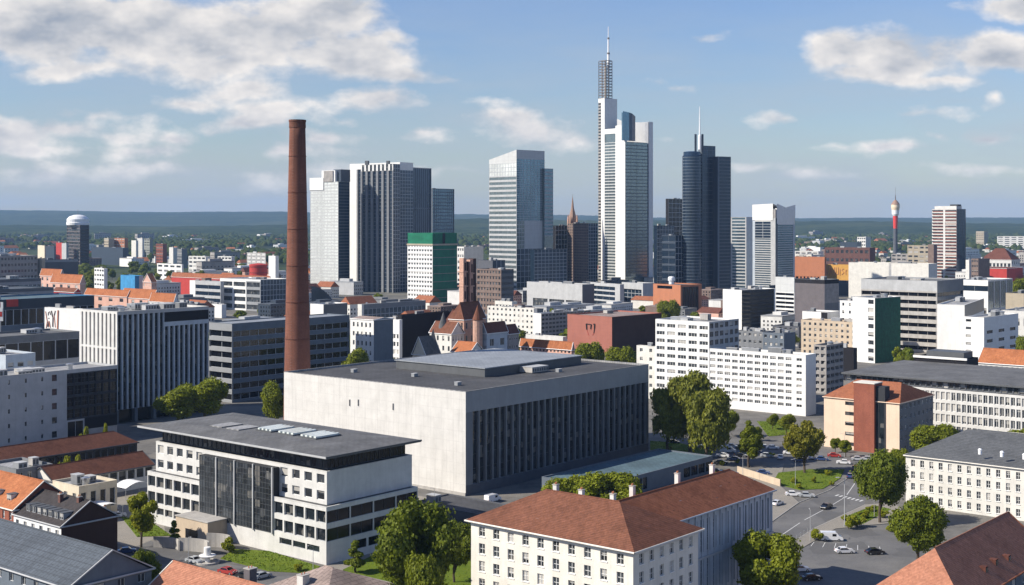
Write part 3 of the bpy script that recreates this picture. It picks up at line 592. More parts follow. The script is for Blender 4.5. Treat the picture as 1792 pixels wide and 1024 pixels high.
for k in range(18):
    c=MB(); x=9.6+k*41/17; c.box(x-.22,-.2,0,x+.22,-.004,z-.4,'pale_blue'); c.box(x-.3,-.26,z-1.1,x+.3,-.2,z-.5,'pale_blue'); c.build('pilaster',a.root)
c=MB(); c.box(9,-.5,z-.4,51,-.004,z,'light_grey'); c.build('cornice',a.root); c=MB(); c.box(9,-.42,z/2+1.2,51,-.29,z/2+1.6,'light_grey'); c.build('cornice',a.root)
M=a.hip(X0,Y0,TH,51,14,z,4.6,'red_tile','x',0,7,ov=.7,fascia='pale_blue',wall='period_stucco')
a.chimneys(M,[(10,9),(27,9.2),(40,8.6)],z+4.1,1.9)
for k in range(9):
    u=MB(); x=14+k*4.2+rnd.uniform(-1,1); y=rnd.uniform(1.5,4.5); zz=z+y*.6; u.box(x,y,zz,x+.8,y+.8,zz+.45,rnd.choice(['dark_zinc','zinc','black_glass'])); u.build('roof_window',a.root,M)
a.done()
# ---- white period building, right
t=bld('long white period building with a slate grey roof at the right edge above the parking','apartment building',1982,333.8,843,1585,2080,'pale_cream',Sp(22,4,.42,.60,d=.25,mx=1,mz=1,ms=.8,mb=.3,mt=.5,sill=True),Sp(5,4,.4,.6,mx=1,mz=1),name='period_building',top=False,fin=False)
M=t.hip(t.X,t.Y,TH,t.Lx,t.Ly,t.z,4.3,'slate_tile','y',6,7,ov=.5,fascia='period_stucco')
c=MB(); c.box(-.3,-.3,t.z-.5,-.004,t.Ly,t.z-.12,'white_render'); c.build('cornice',t.root,M)
for y in (40,28,34): u=MB(); u.lathe([(.5,t.z+2),(.5,t.z+3.1),(.62,t.z+3.2),(.3,t.z+3.6)],'white_metal',10,3.2,y); u.build('vent',t.root,M)
t.done()
# ---- salmon building with brick stair strip
t=bld('salmon apartment block with an orange hip roof and a tall red brick stair shaft','apartment building',1574,450,706,1442,1633,'salmon',[(0,.24,0,1,None),(.24,.29,.0,1,None),(.29,.55,0,1,None),(.55,.75,0,1,Sp(1,5,.62,.36,d=.2,mx=1,fr='dark_frame')),(.75,1,0,1,None)],Sp(8,5,.5,.42,mx=1,wall='mid_grey'),name='apartment_building',top=False,fin=False)  # right side goes grey: its shade is put into the wall colour
M=t.hip(t.X,t.Y,TH,t.Lx,t.Ly,t.z,5.2,'red_tile','y',6,6,ov=.4,fascia='salmon')
u=MB(); y=.30*t.Ly; u.box(-1.6,y,0,5,y+.27*t.Ly,t.z+6,'red_brick'); u.box(-1.75,y-.15,t.z+6,5.1,y+.27*t.Ly+.15,t.z+6.3,'period_stucco'); u.build('stair_shaft',t.root,M)
u=MB(); y=.18*t.Ly; u.box(-.35,y,0,3.5,y+.115*t.Ly,t.z+5.2,'charcoal'); u.box(-.4,y+.4,1,-.35,y+.08*t.Ly,t.z,'dark_glass'); u.build('dark_gap',t.root,M); t.done()  # charcoal box added where the facade has a dark gap
# ---- white apartment slabs
wa=Sp(16,8,.66,.42,d=.25,mx=2,fr='white_frame',fw=.16,ms=.4,mb=2.6,mt=.7)
t=bld('long white modern apartment slab with grouped dark windows, behind the willow trees','apartment building',1410,540,622,1241,1428,'bright_white',[(0,.13,0,1,Sp(1,8,.4,.42,mx=1,mb=2.6,mt=.7)),(.13,1,0,1,Sp(11,8,.74,.50,d=.25,mx=2,fr='white_frame',fw=.12,mb=2.6,mt=.7))],None,name='apartment_building',cl=6,roof='pale_felt')
t=bld('taller white apartment block with rows of triple windows left of the long white slab','apartment building',1241,569,564,1147,1293,'bright_white',Sp(5,10,.76,.50,d=.25,mx=2,fr='white_frame',fw=.12,mb=2,mt=1),Sp(6,10,.7,.62,mx=1,fr='light_grey',wall='light_grey'),name='apartment_building',cl=6,roof='pale_felt',th=TH)  # right face painted a darker grey to include its shade
bld('small cream side block joined to the tall white apartment block','apartment building',1147,592,607,1114,1152,'pale_cream',Sp(2,6,.3,.4),None,name='apartment_building',cl=1)
# ---- chimney
u=MB(); r0,r1=5.15,2.75; Hc=zt(210,465); prof=[(r0,0)]+[(r0+(r1-r0)*k/16,Hc*k/16) for k in range(1,17)]
o=bpy.data.objects.new('factory_chimney',None); C.objects.link(o); o.location=((520.5-CX)*465/F,465,0); tag(o,'tall tapering red brick factory chimney behind the stone hall','chimney')
u.lathe(prof,'chimney_brick',40); u.build('shaft',o,smooth=True)
u=MB(); u.lathe([(r1+.02,Hc-3.0),(r1+.22,Hc-2.8),(r1+.16,Hc-.9),(r1+.3,Hc-.7),(r1+.3,Hc),(r1-.5,Hc+.01),(r1-.5,Hc-2)],'chimney_brick',40); u.build('crown_ring',o)
for k in range(1,9):
    zz=Hc*k/9; rr=r0+(r1-r0)*k/9; u=MB(); u.lathe([(rr,zz-.12),(rr+.14,zz-.1),(rr+.14,zz+.1),(rr,zz+.12)],'maroon_tile',32); u.build('iron_band',o)
u=MB()
for k in range(110): zz=2+k*1.02; rr=r0+(r1-r0)*zz/Hc; u.box(-.3,-rr-.18,zz,.3,-rr-.1,zz+.06,'lattice')
o2=u.build('ladder',o,Matrix.Rotation(math.radians(-20),4,'Z'))
# ---- bottom-left houses
Y0=290; X0=(107-CX)*Y0/F; LC=run(X0,Y0,24,vy())
a=Thing('gabled house with a dark brown end wall and a dormered roof, bottom left','house',X0,Y0,TH,'gabled_house')
a.block(X0,Y0,TH,14.3,LC,0,12.7,'pinkish',[(0,1,0,.62,Sp(5,3,.4,.5,mx=1)),(0,1,.62,1,Sp(6,1,.42,.7,mx=1,wall='bright_white',mb=.4,mt=.5))],None,top=False)
M=a.hip(X0,Y0,TH,14.3,LC,12.7,4.6,'dark_tile','y',0,0,ov=.3,fascia='light_grey',wall='dark_brown')
s=MB(); s.poly([(0,-.01,0),(14.3,-.01,0),(14.3,-.01,12.7),(0,-.01,12.7)],'dark_brown'); s.build('end_wall',a.root,M)
a.dormers(M,'L',[1.2+k*2.3 for k in range(int((LC-2)/2.3))],1.3,13.6)
a.chimneys(M,[(6.4,3),(5.4,9)],17,.8,'brown_brick'); a.chimneys(M,[(13.6,4),(13.6,8)],12.4,1.8,'white_metal',.45); a.done()
X1=X0+LC*vy()[0]; Y1=Y0+LC*vy()[1]
a=Thing('house with a bright orange tiled roof and brick walls at the left edge','house',X1,Y1,TH,'orange_roof_house')
a.block(X1,Y1,TH,15,24,0,13.6,'red_brick',Sp(8,4,.36,.55,mx=1,mz=1),None,top=False); M=a.hip(X1,Y1,TH,15,24,13.6,5.6,'orange_tile','y',0,0,ov=.35,fascia='period_stucco',wall='red_brick')
a.dormers(M,'L',[4,10],1.6,14.6,1.8,1.7,'white_render'); a.done()
Y0=242; X0=(120-CX)*Y0/F
a=Thing('house under a big blue-grey slate roof in the bottom left corner','house',X0,Y0,TH,'slate_roof_house')
a.block(X0,Y0,TH,18,40,0,12.6,'blue_grey',Sp(9,4,.36,.5,mx=1),Sp(4,4,.36,.5,mx=1),top=False); a.hip(X0,Y0,TH,18,40,12.6,5.3,'slate_sheet','y',0,0,ov=.5,fascia='light_grey',wall='blue_grey'); a.done()
X0,Y0=at(305,982,14.0); L=30; X1=X0-L*vy()[0]-7*vx()[0]; Y1=Y0-L*vy()[1]-7*vx()[1]
a=Thing('house with a pale red-orange tiled roof cut off by the bottom edge, left of centre','house',X1,Y1,TH,'red_roof_house')
a.block(X1,Y1,TH,14,L,0,9.2,'pale_cream',Sp(8,3,.36,.5,mx=1),None,top=False); M=a.hip(X1,Y1,TH,14,L,9.2,4.8,'pink_tile','y',0,0,ov=.4,fascia='period_stucco',wall='pale_cream')
a.chimneys(M,[(9,9.5)],13.2,2.4,'purple_grey',1.7); a.done()
X0,Y0=at(575,992,9.); L=22; X1=X0-9*vy()[0]-9*vx()[0]; Y1=Y0-9*vy()[1]-9*vx()[1]
a=Thing('low building with a grey-brown hipped roof at the bottom edge beside the big tree','house',X1,Y1,TH,'low_hip_building')
a.block(X1,Y1,TH,18,18,0,5.2,'light_grey',Sp(5,1,.4,.5,mx=1),Sp(5,1,.4,.5,mx=1),top=False); M=a.hip(X1,Y1,TH,18,18,5.2,3.8,'brown_felt','y',8.2,8.2,ov=.5,fascia='concrete'); a.chimneys(M,[(3,10)],6.8,1.6,'white_render',1.8); a.done()
# ---- long red-brown roofs, left
def longroof(label,xr_,yr,zz,x0,W,h,wall,R,mat='brown_tile',nm='long_house',back=0,th=TH,L=None,h0=0,h1=0):
    Xr,Yr=at(xr_,yr,zz); k=run(Xr,Yr,x0,vx(th)); X=Xr+k*vx(th)[0]; Y=Yr+k*vx(th)[1]
    a=Thing(label,'house',X,Y,th,nm); a.block(X,Y,th,-k,W,0,zz,wall,L,R,top=False); M=a.hip(X,Y,th,-k,W,zz,h,mat,'x',h0,h1,ov=.45,fascia='dark_zinc',wall=wall); a.Lx=-k; a.done(); return a,M
longroof('long low house with a red-brown roof, upper of two left of the pavilion',240,774,7.,-30,13,3.6,'charcoal',[(0,1,0,.3,None),(0,1,.3,.9,Sp(20,1,.8,1,mx=0,g='black_glass',fr='light_grey')),(0,1,.9,1,None)],h1=5)
longroof('white-walled low house with a red-brown roof, lower of two left of the pavilion',268,813,6.5,93,12,3.4,'pale_cream',[(0,1,0,.12,None),(0,.45,.12,.5,None),(.45,.8,.12,.42,Sp(2,1,.6,1,mx=0,g='black_glass')),(.45,.8,.42,.5,None),(.8,1,.12,.5,None),(0,1,.5,.93,Sp(11,1,.84,1,mx=0,g='dark_glass',fr='white_frame')),(0,1,.93,1,None)])
bld('small grey flat-roofed annexe left of the two red-brown roofed houses','annexe',28,372,822,-25,92,'mid_grey',Sp(3,1,.5,.5,mx=1),Sp(4,2,.5,.5,mx=1),roof='pale_felt',name='annexe',cl=2)
bld('low cream courtyard block with a pale flat roof beside the yellow-green tree','annexe',138,352,852,92,205,'cream',Sp(3,1,.4,.5,mx=1),Sp(4,1,.55,.55,g='black_glass',mx=0),roof='pale_felt',name='annexe',cl=3)
# ---- bottom-right houses
XA,YA=at(1733,893,18.5); XB,YB=at(1638,958,18.5); ang=TH
L=math.hypot(XA-XB,YA-YB); W=17
X=XB-(W/2)*vy()[0]-9*vx()[0]; Y=YB-(W/2)*vy()[1]-9*vx()[1]
# ridge runs back to the right (x axis); near-left end is hipped
a=Thing('big house with a steep red-brown tiled roof and an orange hipped end, bottom right corner','house',X,Y,TH,'steep_roof_house')
Lx=run(XA,YA,1733,vx())+L+9; Lx=L+9
a.block(X,Y,TH,Lx,W,0,11,'pale_cream',Sp(4,3,.4,.5,mx=1),Sp(8,3,.36,.55,mx=1,wall='blue_grey'),top=False)  # blue-grey right wall has that side's shade painted in
M=a.hip(X,Y,TH,Lx,W,11,7.5,'pink_tile','x',9,0,ov=.6,fascia='red_tile',wall='brown_brick')
for x,y in ((17,3.2),(23,3.4),(29,3.0)):
    u=MB(); zz=11+y*.82; u.box(x,y-1.2,zz-1.,x+1.3,y+1.,zz+.6,'maroon_tile'); u.box(x+.1,y-1.28,zz-.7,x+1.2,y-1.2,zz+.4,'dark_glass'); u.build('dormer',a.root,M)
a.done()
# ================================================================== skyline towers
def R_(d): return math.radians(d)
RB=lambda rows,**k: Sp(1,rows,.97,k.pop('hf',.5),d=k.pop('d',.25),mx=k.pop('mx',0),name='window_band',**k)
CW=lambda g,mx,mz,**k: Sp(1,1,1,1,d=k.pop('d',.1),mx=mx,mz=mz,g=g,name='glazing',fr=k.pop('fr','grey_frame'),fw=k.pop('fw',.5),**k)
def cor(xn,Y,th,xl,xr):
    X=(xn-CX)*Y/F; return X,run(X,Y,xr,vx(th)),run(X,Y,xl,vy(th))
def blk(t,xn,Y,yt,xl,xr,th,wm,L=None,R=None,z0=0,**k):
    X,Lx,Ly=cor(xn,Y,th,xl,xr); return t.block(X,Y,th,Lx,Ly,z0,zt(yt,Y),wm,L,R,**k),Lx,Ly,zt(yt,Y)
th=R_(52)
# left glass tower
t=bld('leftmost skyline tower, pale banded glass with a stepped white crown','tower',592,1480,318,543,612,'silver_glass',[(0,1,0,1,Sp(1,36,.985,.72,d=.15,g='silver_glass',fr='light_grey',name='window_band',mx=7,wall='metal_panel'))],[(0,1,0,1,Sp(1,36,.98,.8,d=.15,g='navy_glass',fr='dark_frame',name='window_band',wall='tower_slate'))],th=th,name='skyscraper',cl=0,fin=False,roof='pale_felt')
z=t.z; u=MB(); u.box(-.6,t.Ly*.52,z-9,t.Lx*.3,t.Ly+.5,z+5,'bright_white'); u.build('crown',t.root); u=MB(); u.box(.4,t.Ly*.12,z+.1,t.Lx*.5,t.Ly*.6,z+13,'bright_white'); u.build('crown',t.root)
u=MB(); u.prism([(-.7,t.Ly*.18),(-.7,t.Ly*.5),(t.Lx*.4,t.Ly*.5),(t.Lx*.4,t.Ly*.18)],z+.2,z+12.5,'stone_grey'); u.build('crown_niche',t.root)
u=MB(); u.box(t.Lx*.2,-.5,z+.2,t.Lx+.3,t.Ly*.25,z+14,'tower_slate'); u.build('crown',t.root); t.done()
# white framed twin towers
t=Thing('white-framed skyscraper with a bundle of grey fins on its front, left part of the skyline','tower',(700-CX)*1500/F,1500,th,'skyscraper')
fin=lambda n,g='navy_glass',**k: Sp(n,1,.6,1,d=1.2,mx=0,mz=30,g=g,fr='mid_grey',name='glazing',fw=.35,wall='mid_grey',**k)
blk(t,700,1500,284,612,723,th,'bright_white',[(0,1,0,.0,None),(0,.16,0,.955,'blue_grey'),(.16,.86,0,.955,fin(8,ms=1)),(.86,.885,0,.955,None),(.885,1,0,1,None),(0,.885,.955,1,None)],[(0,1,0,.94,CW('navy_glass',4,34)),(0,1,.94,1,None)],roof='pale_felt')
M,Lx,Ly,z=blk(t,688,1478,287,632,700,th,'blue_grey',[(0,1,0,.95,fin(6)),(0,1,.95,1,Sp(8,1,.6,1,g='dark_glass',fr='white_frame',wall='bright_white'))],[(0,1,0,1,CW('navy_glass',2,30))],roof='pale_felt')
u=MB(); u.box(Lx*.3,Ly*.85,z,Lx*.5,Ly*.95,z+5,'dark_frame'); u.box(Lx*.3,Ly*.2,z,Lx*.5,Ly*.28,z+4,'dark_frame'); u.build('rooftop_unit',t.root,M); t.done()
t=Thing('white-framed skyscraper with dark vertical ribs joined to the fin-fronted tower','tower',(722-CX)*1540/F,1540,th,'skyscraper')
blk(t,722,1540,293,700,755,th,'bright_white',[(0,.5,0,1,None),(.5,1,0,.9,CW('teal_glass',1,34)),(.5,1,.9,1,None)],[(0,1,0,1,Sp(9,1,.62,1,d=1.2,mx=0,mz=2,g='navy_glass',fr='blue_grey',name='glazing',wall='blue_grey'))],roof='pale_felt',cl=2); t.done()
bld('lower blue-grey ribbed tower behind the green-wrapped building','tower',757,1600,330,750,795,'blue_grey',None,Sp(10,1,.7,1,d=.8,mz=28,mx=0,g='blue_glass',fr='fin_grey',name='glazing',wall='blue_grey'),th=th,name='skyscraper',cl=1)
t=Thing('white gridded office block wrapped in green netting on its top and right side','office building',(757-CX)*1300/F,1300,th)
blk(t,757,1300,427,713,800,th,'bright_white',Sp(9,13,.6,.5,mx=0),[(0,1,0,1,'green_net')],top=False)
X,Lx,Ly=cor(757,1300,th,713,800); z=zt(427,1300); M=t.rel(X,1300,th)
u=MB(); u.box(.2,.2,z,Lx-.2,Ly-.2,zt(408,1300),'green_net'); u.box(Lx*.4,-.3,z,Lx*.5,-.1,zt(408,1300),'black_clad'); u.build('netting',t.root,M)
u=MB(); u.box(-.5,-.5,zt(430,1300),Lx+.5,Ly+.5,z-.02,'tan'); u.build('cornice',t.root,M)
for k in range(7):
    u=MB(); u.box(.3,-.22,k*8+4,Lx,-.1,k*8+4.5,'green_grey'); u.build('scaffold_rail',t.root,M)
t.done()
# central glass tower
th2=R_(42); t=Thing('glass skyscraper with a plain grey slanted crown and white banded left face, mid skyline','tower',(904-CX)*1350/F,1350,th2,'skyscraper')
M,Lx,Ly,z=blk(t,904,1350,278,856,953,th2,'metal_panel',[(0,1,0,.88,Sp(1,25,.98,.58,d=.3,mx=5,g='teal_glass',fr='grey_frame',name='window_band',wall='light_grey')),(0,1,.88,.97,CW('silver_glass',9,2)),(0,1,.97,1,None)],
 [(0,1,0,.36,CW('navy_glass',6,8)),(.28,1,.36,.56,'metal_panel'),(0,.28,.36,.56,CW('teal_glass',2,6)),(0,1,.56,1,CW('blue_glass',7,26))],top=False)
zc=zt(262,1350); u=MB(); 
P=[(0,0),(Lx,0),(Lx,Ly),(0,Ly)]; zz=[zc,zc,zc-8,zc-9]
for k in range(4):
    j=(k+1)%4; u.poly([(*P[k],z),(*P[j],z),(*P[j],zz[j]),(*P[k],zz[k])],'metal_panel')
u.poly([(*P[k],zz[k]) for k in range(4)],'pale_felt'); u.build('crown',t.root,M)
blk(t,953,1372,295,948,968,th2,'teal_glass',None,[(0,1,0,.48,None),(0,1,.48,1,Sp(1,18,.98,.6,d=.2,g='blue_glass',fr='grey_frame',name='window_band',wall='light_grey'))],roof='pale_felt'); t.done()
bld('low dark glass block right of the central glass tower','office building',935,1290,437,928,992,'navy_glass',None,CW('navy_glass',8,14),th=R_(40),cl=1)
bld('tall narrow dark block between the central glass tower and the brown tower','tower',972,1420,395,966,998,'black_clad',None,CW('black_glass',4,14),th=R_(50),cl=2,name='tower_block')
t=bld('brown office tower with a darker right side left of the tallest skyscraper','tower',1030,1400,391,993,1046,'brown_clad',Sp(12,26,.5,.5,mx=0,g='hall_glass',fr='brown_clad'),CW('navy_glass',3,20),th=R_(35),cl=3,name='tower_block')
# church spire behind
o=bpy.data.objects.new('church_spire',None); C.objects.link(o); o.location=((1002-CX)*1500/F,1500,0); tag(o,'pointed stone church spire rising behind the brown office tower','church tower')
u=MB(); zb=zt(392,1500); u.box(-6,-6,0,6,6,zb,'sandstone'); 
for x in (-5,5):
    for y in (-5,5): u.lathe([(1,zb),(.9,zb+5),(.05,zb+11)],'sandstone',8,x,y)
u.build('tower_shaft',o); u=MB(); u.lathe([(4.5,zb),(4.2,zb+8),(2.6,zb+14),(1.6,zb+18),(.7,zb+27),(.25,zb+31)],'spire_copper',8); u.build('spire',o); u=MB(); u.box(-.12,-.12,zb+31,.12,.12,zt(342,1500),'lattice'); u.box(-.9,-.1,zb+33,.9,.1,zb+33.3,'lattice'); u.build('cross',o)
# tallest skyscraper
Yc=1480; thc=R_(40); t=Thing('tallest skyscraper, white and glass, with a lattice top and a long antenna','tower',(1094-CX)*Yc/F,Yc,thc,'skyscraper')
st=lambda n,g='teal_glass',**k: Sp(1,n,.985,.68,d=.4,mx=2,g=g,fr='light_grey',name='window_band',wall=k.pop('wall','metal_panel'),**k)
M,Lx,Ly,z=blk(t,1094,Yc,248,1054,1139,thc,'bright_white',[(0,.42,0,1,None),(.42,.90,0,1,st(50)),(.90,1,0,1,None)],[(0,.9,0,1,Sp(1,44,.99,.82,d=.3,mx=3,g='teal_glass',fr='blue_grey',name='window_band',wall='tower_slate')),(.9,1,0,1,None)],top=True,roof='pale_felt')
blk(t,1058,1514,172,1047,1080,thc,'bright_white',[(0,.55,0,1,None),(.55,1,0,.98,Sp(1,60,.9,.5,d=.3,mx=0,g='dark_glass',fr='stone_grey',name='window_band',wall='stone_grey')),(.55,1,.98,1,None)],None,z0=0,roof='pale_felt')
X,lx,ly=cor(1060,1516,thc,1048,1071); zb=zt(172,1516); zt1=zt(106,1516); MM=t.rel(X,1516,thc); u=MB()
nz=13
for k in range(nz+1):
    zz=zb+(zt1-zb)*k/nz
    for e_ in ((0,0,lx,.6),(0,ly-.6,lx,ly),(0,.6,.6,ly-.6),(lx-.6,.6,lx,ly-.6)): u.box(e_[0],e_[1],zz,e_[2],e_[3],zz+.7,'lattice')
    if k<nz: u.tube((0,0,zz),(lx,0,zz+(zt1-zb)/nz),.25,.25,'lattice',4); u.tube((0,ly,zz),(0,0,zz+(zt1-zb)/nz),.25,.25,'lattice',4)
for i in range(3):
    for q in ((lx*i/2,0),(lx*i/2,ly),(0,ly*i/2),(lx,ly*i/2)): u.box(q[0]-.3,q[1]-.3,zb,q[0]+.3,q[1]+.3,zt1,'lattice')
u.box(lx*.42,ly*.42,zb,lx*.6,ly*.6,zt1-6,'stone_grey'); u.build('lattice_top',t.root,MM)
u=MB(); zt2=zt(45,1516); xx,yy=lx*.75,ly*.3
u.lathe([(1.6,zt1-8),(1.5,zt1+8),(1.0,zt1+9),(.95,zt1+26),(.5,zt1+27),(.35,zt2)],'white_metal',10,xx,yy); u.lathe([(1.7,zt1+8),(1.7,zt1+10)],'lattice',8,xx,yy); u.lathe([(1.3,zt1+25.5),(1.3,zt1+27.5)],'lattice',8,xx,yy); u.build('antenna',t.root,MM)
u=MB(); z9=zt(222,Yc); u.box(0,0,z,3,Ly*.42,z9+2,'bright_white'); u.box(0,Ly*.42,z+10,3,Ly,z9-1,'bright_white'); u.box(.6,Ly*.42,z,3,Ly*.9,z+10,'teal_glass'); u.box(0,Ly*.9,z,3,Ly,z+10,'bright_white'); u.build('frame_top',t.root,M)
# curved crown on the right shoulder
u=MB(); z0=zt(248,Yc+20)
for (a,b,m,h0_,h1_) in ((-.1,.14,'blue_glass',33,32),(.14,.26,'blue_grey',32,31),(.26,.38,'stone_grey',31,28)):
    u.poly([(a*Lx,-.5,z0),(b*Lx,-.5,z0),(b*Lx,-.5,z0+h1_),(a*Lx,-.5,z0+h0_)],m); u.box(a*Lx,-.4,z0,b*Lx,1.5,z0+min(h0_,h1_)-.5,m)
u.build('crown_glass',t.root,M)
u=MB(); n=8; pr=[(k/n,27-7*(k/n)**.6+3*(k/n)**3) for k in range(n+1)]; f_=lambda q:((.42+.46*q)*Lx,Ly*.85*(1-q)**1.2-.8)
for (a,ha),(b,hb2) in zip(pr,pr[1:]): A_,B_=f_(a),f_(b); u.poly([(*A_,z0-2),(*B_,z0-2),(*B_,z0+hb2),(*A_,z0+ha)],'bright_white'); u.poly([(*A_,z0+ha),(*B_,z0+hb2),(B_[0]+2,B_[1]+3,z0+hb2),(A_[0]+2,A_[1]+3,z0+ha)],'bright_white')
u.box(.9*Lx,-1,0,1.06*Lx,10,z0+23,'bright_white'); u.build('crown',t.root,M); 
t.done()
# podium buildings of the tallest tower
bld('white glass-banded podium block at the foot of the tallest skyscraper','office building',1085,1230,498,1019,1092,'light_grey',[(0,.12,0,1,None),(.12,.78,0,.9,Sp(1,4,.98,.7,d=.5,g='navy_glass',fr='white_frame',name='window_band',mx=3)),(.12,.78,.9,1,None),(.78,1,0,1,'tower_slate')],None,th=R_(30),cl=3,roof='pale_felt')
bld('portal-shaped grey podium with a dark recessed entrance, right foot of the tallest skyscraper','office building',1125,1240,496,1088,1146,'light_grey',[(0,.06,0,1,None),(.06,.94,0,.72,CW('navy_glass',4,3,d=1.5)),(.06,.94,.72,1,None),(.94,1,0,1,None)],None,th=R_(35),cl=1,roof='pale_felt')
bld('long blank off-white slab building below the dark glass block','office building',1019,1150,498,922,1040,'light_grey',[(0,.9,0,.42,Sp(3,1,.9,1,d=.6,mx=5,g='hall_glass',fr='stone_grey')),(.9,1,0,.42,None),(0,1,.42,1,None)],[(0,1,0,1,'tower_slate')],th=R_(40),cl=3,roof='pale_felt')
# dark towers
bld('narrow black tower left of the round dark blue tower','tower',1170,1420,348,1165,1196,'black_clad',None,CW('black_glass',3,20),th=R_(45),name='tower_block',cl=2)
bld('dark blue glass block between the tallest skyscraper and the round dark tower','office building',1150,1380,395,1144,1180,'navy_glass',None,CW('navy_glass',5,16),th=R_(45),cl=3)
bld('low dark glass block with white terraces in front of the narrow black tower','office building',1182,1300,412,1158,1198,'navy_glass',Sp(1,9,.98,.75,d=.4,g='navy_glass',fr='light_grey',name='window_band',wall='tower_slate'),CW('navy_glass',2,10),th=R_(45),cl=1,roof='pale_felt')
# round tower
Ym=1310; t=Thing('dark blue skyscraper with a round glass shaft and white antenna beside the tallest tower','tower',(1211-CX)*Ym/F,Ym,0,'skyscraper')
r=17*Ym/F; u=MB(); u.lathe([(r,0),(r,zt(274,Ym)),(r*.9,zt(272,Ym)),(r*.88,zt(266,Ym)),(r*.5,zt(265,Ym))],'navy_glass',40); u.build('round_shaft',t.root,smooth=False)
for k in range(46):
    u=MB(); zz=4+k*3.1; 
    if zz<zt(276,Ym): u.lathe([(r,zz),(r+.12,zz),(r+.12,zz+.5),(r,zz+.5)],'blue_grey',40); u.build('floor_ring',t.root)
blk(t,1229,Ym+2,255,1222,1252,R_(35),'tower_slate',[(0,1,0,1,'blue_grey')],CW('navy_glass',3,34,fr='tower_slate'),roof='dark_felt')
blk(t,1256,Ym+4,274,1247,1279,R_(30),'tower_slate',[(0,1,0,1,'tower_slate')],[(0,.12,0,1,'blue_grey'),(.12,1,0,1,Sp(1,42,.98,.7,d=.15,mx=3,g='navy_glass',fr='tower_slate',name='window_band'))],roof='dark_felt')
u=MB(); mx_=(1224-1211)*Ym/F; u.lathe([(1.5,zt(262,Ym)),(1.4,zt(238,Ym)),(.8,zt(236,Ym)),(.6,zt(215,Ym)),(.25,zt(187,Ym))],'white_metal',10,mx_,-2); u.build('antenna',t.root)
for px in (1217,1229): u=MB(); x=(px-1211)*Ym/F; u.box(x-1,-2,zt(268,Ym),x+1,0,zt(235,Ym),'tower_slate'); u.build('pylon',t.root)
t.done()
# right-hand twin of lower towers
t=bld('slim tower of white frames and blue glass bands left of the white-crowned tower','tower',1306,1430,380,1279,1318,'pale_blue',Sp(1,24,.86,.66,d=.4,mx=0,g='blue_glass',fr='white_frame',name='window_band',wall='light_grey'),None,th=th,name='tower_block',cl=0,roof='pale_felt')
t=Thing('blue and white banded tower with a sculpted white crown, right end of the skyline','tower',(1357-CX)*1380/F,1380,R_(45),'skyscraper')
M,Lx,Ly,z=blk(t,1357,1380,382,1317,1391,R_(45),'pale_blue',[(0,.2,0,1,'light_grey'),(.2,.9,0,.75,Sp(1,26,.98,.62,d=.4,mx=0,g='blue_glass',fr='white_frame',name='window_band',wall='light_grey')),(.2,.9,.75,.96,CW('navy_glass',1,5)),(.2,.9,.96,1,'bright_white'),(.9,1,0,1,None)],[(0,.12,0,1,'tower_slate'),(.12,.92,0,.92,Sp(1,32,.98,.66,d=.4,mx=0,g='blue_glass',fr='pale_blue',name='window_band',wall='light_grey')),(.92,1,0,.92,None),(.12,1,.92,1,'bright_white')],top=True,roof='pale_felt')
u=MB(); zc=zt(358,1380); 
u.poly([(-.5,.1*Ly,z-2),(-.5,Ly,z-2),(-.5,Ly,zc),(-.5,.1*Ly,zc+1)],'bright_white'); u.poly([(-.5,Ly,zc),(-.5,.1*Ly,zc+1),(Lx*.5,.1*Ly,zc-4),(Lx*.5,Ly,zc-6)],'bright_white'); u.box(0,0,z,Lx*.4,Ly,zc-5,'stone_grey')
u.poly([(.05*Lx,-.6,z-6),(Lx,-.6,z+2),(Lx,-.6,zc),(.5*Lx,-.6,zc-3),(.05*Lx,-.6,zc+1)],'bright_white'); u.box(.05*Lx,-.5,z,Lx-.2,Ly*.5,zc-4,'bright_white'); u.build('crown',t.root,M); t.done()
# ================================================================== middle distance
bld('blank grey box with white louvred storeys below the white-crowned tower','office building',1390,960,486,1357,1393,'metal_panel',[(0,1,0,.16,None),(0,1,.16,.72,Sp(1,7,.96,.6,d=.5,g='black_glass',fr='white_frame',name='window_band',wall='bright_white')),(0,1,.72,1,None)],None,th=R_(40),cl=1,roof='pale_felt')
t=bld('blank dark grey cube with a black glass top strip beside the white louvred block','office building',1443,900,490,1391,1468,'mid_grey',[(0,1,0,.93,'purple_grey'),(0,1,.93,1,'black_clad')],[(0,1,0,.6,'mid_grey'),(0,1,.6,.93,'stone_grey'),(0,1,.93,1,'black_clad')],th=R_(42),cl=2)
bld('white-ended office block with a dark louvred side below the round dark tower','office building',1298,968,508,1265,1358,'bright_white',None,[(0,.94,.05,.95,Sp(1,9,.99,.72,d=.5,mx=0,g='black_glass',fr='charcoal',name='window_band',wall='charcoal')),(0,.94,0,.05,'charcoal'),(0,.94,.95,1,'charcoal'),(.94,1,0,1,None)],th=R_(38),cl=5,roof='pale_felt')
t=bld('orange block with dark upright fins on its right side and a domed tree in front','office building',1191,1150,499,1143,1228,'orange_render',[(0,1,0,.6,None),(0,1,.6,.84,None),(0,.3,.84,.95,None),(.3,.85,.84,.95,Sp(1,1,1,1,d=.6,g='black_glass',fr='brown_clad')),(.85,1,.84,.95,None),(0,1,.95,1,None)],[(0,.08,0,1,None),(.08,.85,0,.93,Sp(6,1,.7,1,d=1,mx=0,g='black_glass',fr='maroon_tile',wall='dark_brown',name='glazing')),(.85,1,0,.93,None),(.08,1,.93,1,None)],th=R_(40),cl=0,fin=False)
u=MB(); u.lathe([(2.2,t.z),(2.2,t.z+3),(3,t.z+3.2),(3,t.z+5.5),(2.6,t.z+6.5),(.3,t.z+7)],'white_metal',14,6,t.Ly*.5); u.build('rooftop_tank',t.root); t.done()
